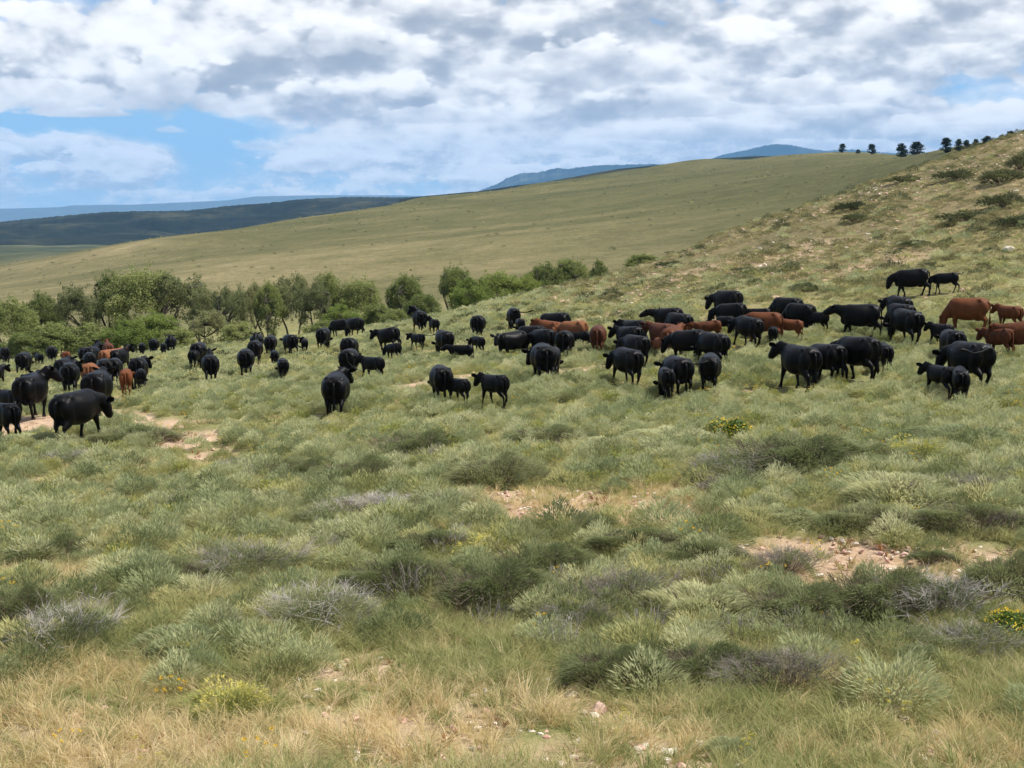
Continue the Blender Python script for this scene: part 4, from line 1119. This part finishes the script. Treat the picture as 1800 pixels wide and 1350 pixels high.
# small stones lying on the soil
def stone_mesh(seed, rx, ry, rz, m, sub=2):
    bm_ = bmesh.new(); bmesh.ops.create_icosphere(bm_, subdivisions=sub, radius=1)
    g = np.random.default_rng(seed); ph = g.uniform(0, 6, 6)
    for v_ in bm_.verts:
        c_ = v_.co; k = 1 + .13 * math.sin(c_.x * 3 + ph[0]) + .13 * math.sin(c_.y * 4 + ph[1]) + .10 * math.sin(c_.z * 5 + ph[2]) + .06 * math.sin(c_.x * 9 + c_.y * 7 + ph[3])
        v_.co = Vector((c_.x * rx * k, c_.y * ry * k, max(c_.z, -.5) * rz * k))
    me = bpy.data.meshes.new('stone'); bm_.to_mesh(me); bm_.free(); me.materials.append(m); return me
def stone_mat(name, c1, c2):
    m, N, b = mat(name, .9); ge = N.new('ShaderNodeNewGeometry')
    n = N.noise(ge.outputs['Position'], 18, 5, .65); N.put(b.inputs['Base Color'], ramp(N, n, [(.35, c1), (.62, c2)]))
    bp = N.new('ShaderNodeBump'); bp.inputs['Strength'].default_value = .6; bp.inputs['Distance'].default_value = .02
    N.put(bp.inputs['Height'], n); N.put(b.inputs['Normal'], bp.outputs[0]); return m
M['pink'] = stone_mat('pinkish_stone', (.36, .20, .15), (.60, .42, .34))
M['pale'] = stone_mat('pale_stone', (.42, .36, .28), (.70, .62, .52))
M['grey'] = stone_mat('grey_stone', (.20, .19, .18), (.42, .40, .37))
PEB = [stone_mesh(s, .03, .022, .016, M['pale'] if s % 2 else M['pink'], 1) for s in range(4)]
scatter('pebbles', 'pebbles strewn over the bare soil and between the tufts', 'pebbles', 8, 40, 14000,
        lambda x, y, r: np.clip(.06 + soil_f(x, y) * .8, 0, 1) * np.clip(1.3 - r / 40, .1, 1), PEB, .6, 2.4, seed=10, tilt=.3)
CLOD = [stone_mesh(s + 9, .16, .12, .06, M['pale'] if s % 2 else M['pink'], 1) for s in range(3)]
scatter('slope_rubble', 'pale rubble lying over the right hillside', 'rubble', 62, 200, 9000,
        lambda x, y, r: nearfade(r, 62, 100) * (.08 + .5 * patchy(x, y, .08, 71, .5, .65)), CLOD, .5, 1.6, azl=(.0, .47), seed=12, tilt=.3)
for (u, v, w, h, m, lab, gr) in [
    (545, 1147, 36, 14, 'pink', 'flat pink stone at the upper edge of the bare patch, lower left middle', None),
    (1052, 1252, 34, 22, 'pink', 'rounded pinkish stone below the dark shrub near the bottom', None),
    (938, 1222, 17, 9, 'pale', 'small white stone left of the rounded pinkish stone', None),
    (1649, 1294, 25, 15, 'grey', 'grey and white stone in the grass near the lower right corner', None),
    (1120, 1320, 24, 10, 'pale', 'pale flat stone just below the rounded pinkish stone', None),
    (1171, 1338, 22, 9, 'pale', 'white stone at the very bottom edge right of the middle', None),
    (1788, 1240, 36, 14, 'pink', 'reddish stone cut by the right edge', None),
    (853, 1222, 12, 16, 'grey', 'dark upright stone in the dry patch below the middle', None),
    (992, 846, 12, 15, 'pale', 'small white stone on the bare ground right of the dark shrub mound', None),
    (1556, 953, 12, 7, 'pale', 'small white stone above the largest bare patch', None),
    (1772, 440, 22, 8, 'pale', 'pale rock high on the right hillside', None)]:
    p, r = on(u, v); rx = w / FPX * r / 2
    o = link('stone', stone_mesh(int(u), rx, rx * .7, h / FPX * r * .62, M[m]), None, p + Vector((0, 0, h / FPX * r * .15)))
    o.rotation_euler = (0, .1, (u % 7) * .2); tag(o, lab, 'stone')

# ------------------------------------------------------------------ single shrubs
_sh = {}
def shrub_parts(kind, var):
    k = (kind, var)
    if k in _sh: return _sh[k]
    s = hash_kind = {'green': 100, 'dead': 200, 'half': 300, 'rabbit': 400, 'leafy': 500, 'far': 600, 'sage': 700}[kind] + var * 7
    P = []
    # unit shrub: radius 1, height 1 (scaled when placed)
    if kind == 'green':
        P = [('stems', *twigs(150, .95, .85, .010, s, 4), M['wood']), ('foliage', *blades(9500, 1.0, .14, .0125, .6, s, bend=.3, dome=.84, vary=.8, clump=26), M['shrub'])]
    elif kind == 'dead':
        P = [('twigs', *twigs(130, 1.0, .95, .0048, s, 13), M['twig']), ('stems', *twigs(50, .9, .7, .012, s + 1, 4), M['wood']), ('foliage', *blades(2200, 1.0, .15, .013, .6, s, dome=.62, vary=.7, clump=9), M['shrub'])]
    elif kind == 'half':
        P = [('twigs', *twigs(80, 1.0, 1.0, .0048, s, 12), M['twig']), ('foliage', *blades(6000, 1.0, .13, .013, .7, s, bend=.3, dome=.68, vary=.6), M['shrub'])]
    elif kind == 'sage':
        P = [('stems', *twigs(60, .9, .7, .010, s, 4), M['wood']), ('foliage', *blades(6500, 1.0, .20, .018, .5, s, bend=.15, dome=.72, vary=.4), M['sage'])]
    elif kind == 'rabbit':
        P = [('stems', *blades(3200, .85, .45, .014, .8, s, bend=.1, dome=.35, vary=.3), M['rabbit']), ('flowers', *blades(1300, .9, .08, .030, .7, s + 1, bend=.1, dome=.95, vary=.6), M['yellow'])]
    elif kind == 'leafy':
        V1, F1 = leaves(2600, (0, 0, .45), (.9, .9, .52), .12, s, .2)
        V2, F2 = leaves(500, (0, 0, .62), (.85, .85, .45), .07, s + 1, .8)
        P = [('stems', *twigs(40, .8, .8, .012, s, 3), M['wood']), ('leaves', V1, F1, M['bright']), ('flowers', V2, F2, M['orange'])]
    elif kind == 'far':
        P = [('stems', *twigs(16, .8, .8, .03, s, 3), M['wood']), ('foliage', *blades(1500, 1.0, .22, .05, .6, s, bend=.2, dome=.75, vary=.6), M['hillbush'])]
    out_ = []
    for nm, V, F, m in P:
        V = np.array(V); 
        # uneven outline
        ang = np.arctan2(V[:, 1], V[:, 0]); f = 1 + .22 * np.sin(ang * 2 + s) + .16 * np.sin(ang * 5 + s * 2)
        V[:, :2] *= f[:, None]; V[:, 2] = V[:, 2] * (1 + .20 * np.sin(V[:, 0] * 5 + s) * np.cos(V[:, 1] * 4 + s))
        if kind not in ('leafy', 'rabbit'): V[:, 2] = np.where(V[:, 2] > .62, .62 + (V[:, 2] - .62) * .55, V[:, 2])
        out_.append((nm, mesh_np(kind + '_' + nm, V, F, [m])))
    _sh[k] = out_; return out_

def shrub(u, v, w, h, kind, label, group=None, name='shrub', cat='shrub', rmax=None, var=None, depth=.75):
    """(u, v): where its foot meets the ground nearest the camera; w, h: its size in photo pixels"""
    p, r = on(u, v, rmax)
    rx = w / FPX * r / 2 * 1.22; hz_ = max(h / FPX * r * .95, .12)
    ry = rx * depth
    d = Vector((p.x, p.y, 0)).normalized() * ry * .8
    q = p + d; q.z = float(terrain(q.x, q.y)) - .03
    root = link(name, None, None, q); root.empty_display_size = .3
    root.rotation_euler = (0, 0, math.atan2(-p.x, p.y))
    root.scale = (rx, ry, hz_)
    tag(root, label, cat, group)
    if var is None: var = int(u + v) % 3
    for nm, me in shrub_parts(kind, var): link(nm, me, root)
    return root
SHRUBS = [
 # foreground, left to right
 (120, 822, 95, 30, 'dead', 'purplish grey twig mound below the nearest cow, left edge'),
 (235, 790, 130, 40, 'green', 'dark green brush right behind the nearest black cow'),
 (630, 862, 150, 62, 'green', 'dark rounded green shrub in the left middle above the grey twig heap'),
 (530, 850, 130, 44, 'green', 'low dark green shrub left of the rounded dark one'),
 (730, 812, 170, 60, 'green', 'broad green shrub in the centre beneath the golden flowers'),
 (870, 862, 150, 72, 'green', 'tall dark shrub with brown stems left of the small white stone'),
 (790, 850, 110, 50, 'sage', 'silver green shrub pressed between two dark central shrubs'),
 (645, 920, 165, 54, 'dead', 'large grey dead twig heap left of centre'),
 (795, 900, 90, 40, 'half', 'grey brushy shrub right of the large dead twig heap'),
 (385, 945, 95, 40, 'dead', 'grey twig tangle in the left middle grass'),
 (280, 905, 80, 34, 'dead', 'small grey twig tangle in the pale grass at left'),
 (430, 842, 110, 44, 'half', 'grey green shrub just below the bare strip at left'),
 (470, 905, 120, 40, 'green', 'green brush between the bare strip and the dead twig heap'),
 (850, 985, 150, 42, 'rabbit', 'flat topped shrub with pale yellow bloom in the centre'),
 (420, 1030, 220, 90, 'half', 'wide grey and green shrub left of the lower middle'),
 (560, 1120, 230, 100, 'half', 'big twiggy shrub above the flat pink stone'),
 (300, 1040, 130, 60, 'green', 'green shrub left of the wide grey and green one'),
 (90, 1000, 150, 60, 'green', 'green brush at the left edge, middle height'),
 (110, 1160, 170, 100, 'half', 'bare branched shrub near the left edge low down'),
 (30, 1110, 120, 90, 'green', 'dark green shrub cut by the left edge low down'),
 (330, 1160, 150, 70, 'sage', 'grey green low shrub left of the flat pink stone'),
 (700, 1060, 190, 90, 'green', 'green shrub right of the big twiggy one'),
 (860, 1090, 200, 110, 'green', 'deep green shrub just left of the pale dead branches'),
 (760, 985, 140, 56, 'green', 'green shrub behind the yellow blooming one'),
 (950, 1030, 170, 80, 'green', 'green shrub right of the yellow blooming one'),
 (1085, 1085, 170, 95, 'dead', 'pale grey dead branches standing in the green brush, right of centre'),
 (1010, 1120, 150, 70, 'half', 'mixed twig and leaf shrub left of the pale dead branches'),
 (1120, 985, 150, 56, 'green', 'dark green shrub beyond the pale dead branches'),
 (1230, 1010, 160, 60, 'green', 'yellowish green shrub between the dead branches and the bare patch'),
 (1375, 1020, 130, 55, 'dead', 'grey twig heap at the left end of the big bare patch'),
 (1240, 1110, 180, 90, 'sage', 'pale grey green shrub right of the pale dead branches'),
 (1400, 1120, 220, 100, 'green', 'long dark green shrub below the big bare patch'),
 (1545, 1110, 200, 110, 'green', 'dark green shrub left of the purple grey twigs'),
 (1640, 1100, 180, 90, 'dead', 'purplish grey twig shrub at right below the bare patch'),
 (1700, 1170, 170, 80, 'half', 'grey green shrub left of the yellow flowers at the right edge'),
 (1770, 1060, 130, 90, 'green', 'dark green shrub at the right edge above the yellow flowers'),
 (1300, 860, 190, 70, 'half', 'dark brush with grey twigs at the left of the big right mound'),
 (1400, 850, 240, 85, 'green', 'biggest dark green mound right of centre'),
 (1290, 868, 120, 44, 'dead', 'grey twigs at the left foot of the big right mound'),
 (1520, 830, 140, 50, 'green', 'green shrub at the right end of the big right mound'),
 (1580, 900, 200, 70, 'sage', 'silver green shrub beneath the big right mound'),
 (1690, 880, 130, 50, 'dead', 'brownish grey twig mound near the right edge'),
 (1610, 820, 130, 46, 'rabbit', 'yellow green rabbitbrush right of the big mound'),
 (1545, 950, 160, 60, 'green', 'dark green shrub along the top of the big bare patch'),
 (1710, 950, 160, 60, 'green', 'green shrub above the small bare patch at the right edge'),
 (1380, 930, 110, 46, 'sage', 'pale dry sage above the left end of the bare patch'),
 (1640, 996, 70, 30, 'green', 'brown green shrub standing inside the bare patch'),
 (1360, 790, 110, 30, 'rabbit', 'rabbitbrush with yellow tips beneath the right cows'),
 (1535, 782, 90, 26, 'rabbit', 'rabbitbrush with yellow tips below the rightmost calves'),
 (1640, 800, 60, 30, 'rabbit', 'small round yellow topped bush at the right'),
 (1285, 782, 88, 44, 'leafy', 'fresh green leafy plant with yellow flowers below the black cows', 'leafy_plant', 'plant'),
 (1075, 1215, 165, 80, 'green', 'dark grey green shrub standing alone above the rounded pinkish stone'),
 (1370, 1230, 190, 90, 'dead', 'grey twigs rising from green grass at lower right'),
 (1240, 1215, 200, 80, 'green', 'grassy green shrub left of the lower right twigs'),
 (1290, 1340, 90, 60, 'sage', 'pale silver plant at the bottom edge right of the middle'),
 (1620, 1180, 80, 50, 'sage', 'silvery plant in the grass at lower right'),
 (410, 1270, 160, 66, 'rabbit', 'yellow green rabbitbrush in the dry grass at lower left'),
 (1190, 790, 130, 40, 'sage', 'silver mound left of the fresh green leafy plant'),
 (1070, 800, 110, 34, 'sage', 'silver mound in the middle distance below the large black cow'),
 (960, 790, 140, 40, 'green', 'green mound right of the golden flowers'),
 (1700, 790, 150, 44, 'sage', 'silver mound at the right edge below the calves'),
 (60, 790, 120, 30, 'sage', 'silver mound under the calf at the left edge'),
 # flowers
 (678, 780, 56, 18, 'leafy', 'patch of golden flowers in the centre of the flat', 'flower_clump', 'flowers'),
 (1340, 1138, 46, 24, 'leafy', 'small clump of yellow flowers in the lower right middle', 'flower_clump', 'flowers'),
 (1775, 1128, 90, 50, 'leafy', 'bright yellow flowers at the right edge', 'flower_clump', 'flowers'),
 (960, 1145, 40, 18, 'leafy', 'small yellow flowers at the foot of the pale dead branches', 'flower_clump', 'flowers'),
 # right hillside
 (1500, 372, 44, 20, 'far', 'grey green bush on the hillside, upper of a pair'),
 (1503, 392, 44, 18, 'far', 'grey green bush on the hillside, lower of a pair'),
 (1590, 322, 56, 16, 'far', 'bush just under the hill crest left of the big dark ones'),
 (1680, 318, 52, 22, 'far', 'rounded dark bush high on the hill, middle of the crest group'),
 (1762, 322, 70, 30, 'far', 'large dark bush high on the hill near the right edge'),
 (1795, 300, 40, 34, 'far', 'dark bush cut by the right edge near the crest'),
 (1705, 392, 80, 20, 'far', 'wide dark bush on the hill below the crest group'),
 (1765, 368, 60, 30, 'far', 'dark green bush on the hill between the two wide ones'),
 (1790, 400, 60, 24, 'far', 'bush at the right edge below the dark green one'),
 (1610, 432, 46, 14, 'far', 'low bush in the middle of the hillside'),
 (1415, 512, 44, 16, 'far', 'small grey bush above the three cows in step'),
 (1180, 470, 40, 14, 'far', 'low bush on the left shoulder of the hill'),
 (1075, 522, 40, 12, 'far', 'low bush beneath the tree line on the shoulder'),
 (1310, 478, 36, 10, 'far', 'small bush left on the lower hillside'),
 (1640, 470, 40, 10, 'far', 'small bush above the highest cow'),
 (870, 552, 36, 10, 'far', 'low bush on the rise above the cow flinging its tail'),
]
for row in SHRUBS:
    u, v, w, h, kind, lab = row[:6]
    nm = row[6] if len(row) > 6 else {'dead': 'twig_shrub', 'sage': 'sagebrush', 'rabbit': 'rabbitbrush'}.get(kind, 'shrub')
    ct = row[7] if len(row) > 7 else 'shrub'
    shrub(u, v, w, h, kind, lab, 'shrubs on the range' if ct == 'shrub' else None, nm, ct, 215)

# ------------------------------------------------------------------ trees along the creek
def limb(P, rad, K=6):
    V, F = tube_rings(P, rad, Vector((0, 1, .2)), K)
    T = []
    for f in F:
        for i in range(1, len(f) - 1): T.append((f[0], f[i], f[i + 1]))
    return np.array([tuple(v) for v in V]), np.array(T)
_tr = {}
def tree_parts(kind, var):
    k = (kind, var)
    if k in _tr: return _tr[k]
    g = np.random.default_rng({'cotton': 40, 'sparse': 60, 'willow': 80, 'juniper': 90, 'bush': 70}[kind] + var)
    wood = []; leaf = []
    if kind == 'juniper':
        wood.append(limb([(0, 0, -.05), (.02, 0, .4), (0, .01, .9)], [.035, .028, .01]))
        for i in range(48):
            z = g.uniform(.10, .97); rr = (.36 if var % 2 else .30) * (1 - abs(z - .38) ** 1.3 * 1.35); a = g.uniform(0, 6.28); q = rr * g.uniform(.2, .85)
            leaf.append(leaves(60, (math.cos(a) * q, math.sin(a) * q, z), (.12, .12, .10), .06, int(g.integers(1e6)), .1))
    else:
        nst = {'cotton': 3, 'sparse': 2, 'willow': 5, 'bush': 6}[kind]
        ncl = {'cotton': 72, 'sparse': 48, 'willow': 64, 'bush': 52}[kind]
        z0 = {'cotton': .20, 'sparse': .30, 'willow': .06, 'bush': .05}[kind]
        heads = []
        for s in range(nst):
            a = g.uniform(0, 6.28); sp = g.uniform(.05, .22)
            b0 = np.array([math.cos(a), math.sin(a), 0]) * sp * .25
            m1 = b0 + np.array([math.cos(a) * sp * .6, math.sin(a) * sp * .6, .28 + g.uniform(-.05, .06)])
            m2 = m1 + np.array([math.cos(a + .4) * sp, math.sin(a + .4) * sp, .24])
            m3 = m2 + np.array([g.normal(0, .06), g.normal(0, .06), .25])
            th = {'cotton': .034, 'sparse': .026, 'willow': .014, 'bush': .012}[kind]
            wood.append(limb([b0 - np.array([0, 0, .06]), b0 * .8 + m1 * .2, m1, m2, m3], [th * 1.3, th, th * .8, th * .5, th * .2]))
            heads += [m1, m2, (m1 + m2) / 2, m3]
        for i in range(ncl):
            d = g.normal(0, 1, 3); d /= np.linalg.norm(d); d[2] = abs(d[2]) if g.random() < .75 else d[2]
            q = g.uniform(.35, 1) ** .6
            c_ = np.array([0, 0, z0 + (1 - z0) * .45]) + d * q * np.array([.40, .40, (1 - z0) * .50])
            c_[2] = min(max(c_[2], z0 * .8), .94)
            hd_ = min(heads, key=lambda h_: np.linalg.norm(h_ - c_) + (0 if h_[2] < c_[2] else .3))
            wood.append(limb([hd_, (hd_ + c_) / 2 + g.normal(0, .02, 3), c_], [.010, .007, .003], 4))
            rr = g.uniform(.06, .115) * (1.15 if kind == 'cotton' else 1.05)
            leaf.append(leaves(int(165 * (rr / .085) ** 2), c_, (rr * 1.25, rr * 1.25, rr * .8), .026 if kind != 'bush' else .034, int(g.integers(1e6)), .0))
            for j in range(3):
                c2 = c_ + g.normal(0, rr * .7, 3)
                leaf.append(leaves(26, c2, (rr * .5, rr * .5, rr * .35), .026, int(g.integers(1e6)), .0))
    Vw, Fw, _ = join(wood); Vl, Fl, _ = join(leaf)
    lm = {'cotton': 'tree_green', 'sparse': 'tree_dull', 'willow': 'tree_bright', 'juniper': 'juniper', 'bush': 'tree_green'}[kind]
    _tr[k] = (mesh_np('trunk', Vw, Fw, [M['bark']], smooth=True), mesh_np('crown', Vl, Fl, [M[lm]])); return _tr[k]

def tree(u, top, w, r, kind, label, name='cottonwood_tree', group='trees along the creek', leafmat=None, mins=None):
    a = math.atan2(*ray(u, top)[:2]); x, y = math.sin(a) * r, math.cos(a) * r
    z = float(terrain(x, y)); d = ray(u, top); zt = d[2] / math.hypot(d[0], d[1]) * r
    H = max(zt - z, mins or 1.0) * (1.0 if kind == 'juniper' else 1.12 if u < 350 else 1.07)
    root = link(name, None, None, (x, y, z)); tag(root, label, 'tree', group)
    sx = w / FPX * r / .84 * (1 if kind == 'juniper' else 1.12)
    root.scale = (sx, sx, H); root.rotation_euler = (0, 0, (u * 1.7) % 6.28)
    tr, cr_ = tree_parts(kind, int(u) % 3)
    t_ = link('trunk', tr, root); c_ = link('crown', cr_, root)
    if leafmat: set_mat(c_, M[leafmat])
    return root
TREES = [
 (18, 534, 72, 150, 'cotton', 'rounded green tree at the left edge of the tree line'),
 (72, 524, 62, 165, 'cotton', 'second tree from the left edge, half hidden by bushes'),
 (95, 574, 80, 140, 'bush', 'low green thicket below the second tree from the left'),
 (135, 517, 66, 160, 'sparse', 'loose branched tree left of the tall group'),
 (160, 576, 76, 140, 'bush', 'thick green thicket left of the tall group'),
 (195, 490, 54, 165, 'cotton', 'left tree of the tall group, rising on its own'),
 (248, 483, 100, 160, 'cotton', 'tallest and broadest tree of the whole line'),
 (316, 486, 80, 158, 'sparse', 'tall dark limbed tree at the right of the tall group'),
 (275, 556, 84, 138, 'willow', 'bright green thicket in front of the tallest tree'),
 (222, 566, 84, 136, 'willow', 'bright green bush at the left foot of the tallest tree'),
 (45, 586, 80, 138, 'bush', 'low thicket near the left edge behind the far cows'),
 (312, 580, 60, 134, 'bush', 'green bush behind the cow facing the camera'),
 (354, 512, 46, 150, 'sparse', 'thin open tree just right of the tall group'),
 (366, 552, 62, 138, 'sparse', 'short dark tree with an arched double trunk'),
 (400, 504, 54, 146, 'sparse', 'leaning tree with a dark bare trunk'),
 (436, 496, 42, 150, 'sparse', 'slender upright tree, third right of the tall group'),
 (472, 503, 48, 146, 'cotton', 'tree in the middle of the row of slender ones'),
 (514, 482, 60, 150, 'sparse', 'tall tree with dark trunks above the far cow and calf'),
 (548, 500, 60, 146, 'sparse', 'dark tree right of the tall dark trunked one'),
 (577, 487, 52, 152, 'cotton', 'tree above the grazing lone black cow'),
 (600, 535, 70, 138, 'willow', 'light green thicket behind the pair of cows under the trees'),
 (632, 493, 66, 150, 'cotton', 'rounded tree right of the pair of cows'),
 (668, 536, 60, 140, 'bush', 'low dull thicket right of the rounded tree'),
 (712, 490, 62, 148, 'cotton', 'tree standing alone left of the bright bushes'),
 (740, 520, 66, 138, 'bush', 'low bush below the lone tree'),
 (565, 566, 70, 132, 'bush', 'low thicket at the feet of the dark trunks'),
 (420, 565, 60, 134, 'bush', 'small green scrub between the slender trunks'),
 (692, 545, 50, 130, 'bush', 'small grey scrub on the edge of the flat'),
 (800, 470, 52, 150, 'cotton', 'tall leafy bush at the left of the bright row'),
 (828, 488, 74, 142, 'willow', 'brightest green bush of the row right of centre'),
 (880, 478, 76, 145, 'willow', 'broad bright bush left of the darker bushes'),
 (925, 484, 56, 146, 'willow', 'bright bush between the broad one and the darker ones'),
 (960, 465, 62, 150, 'cotton', 'darker bushy tree behind the hill shoulder'),
 (1004, 456, 52, 152, 'cotton', 'highest dark bushy tree behind the hill shoulder'),
 (1054, 460, 34, 158, 'bush', 'small bush peeking over the hill shoulder'),
 (1128, 446, 56, 150, 'bush', 'last low bush peeking over the hill shoulder'),
]
for t_ in TREES: tree(*t_)
for (u, top, w, r, lab) in [
    (1481, 254, 14, 900, 'leftmost skyline juniper, standing alone'), (1508, 264, 10, 880, 'tiny low juniper between the two left skyline ones'),
    (1533, 254, 16, 860, 'skyline juniper right of the tiny low one'), (1585, 253, 20, 560, 'upright juniper just left of the broad one'),
    (1613, 251, 28, 540, 'broad dark juniper on the skyline'), (1664, 244, 21, 420, 'open topped juniper starting the row on the crest'),
    (1685, 246, 14, 410, 'narrow pointed juniper, second in the crest row'), (1699, 247, 14, 405, 'narrow pointed juniper, third in the crest row'),
    (1715, 246, 14, 400, 'narrow pointed juniper, fourth in the crest row'), (1735, 240, 20, 380, 'wider juniper, fifth in the crest row'),
    (1761, 238, 15, 350, 'juniper half hidden by the hill crest'), (1777, 231, 19, 330, 'rightmost juniper at the top of the crest')]:
    tree(u, top - 1, w * 1.5, r, 'juniper', lab, 'juniper_tree', 'junipers on the skyline', mins=2.0)
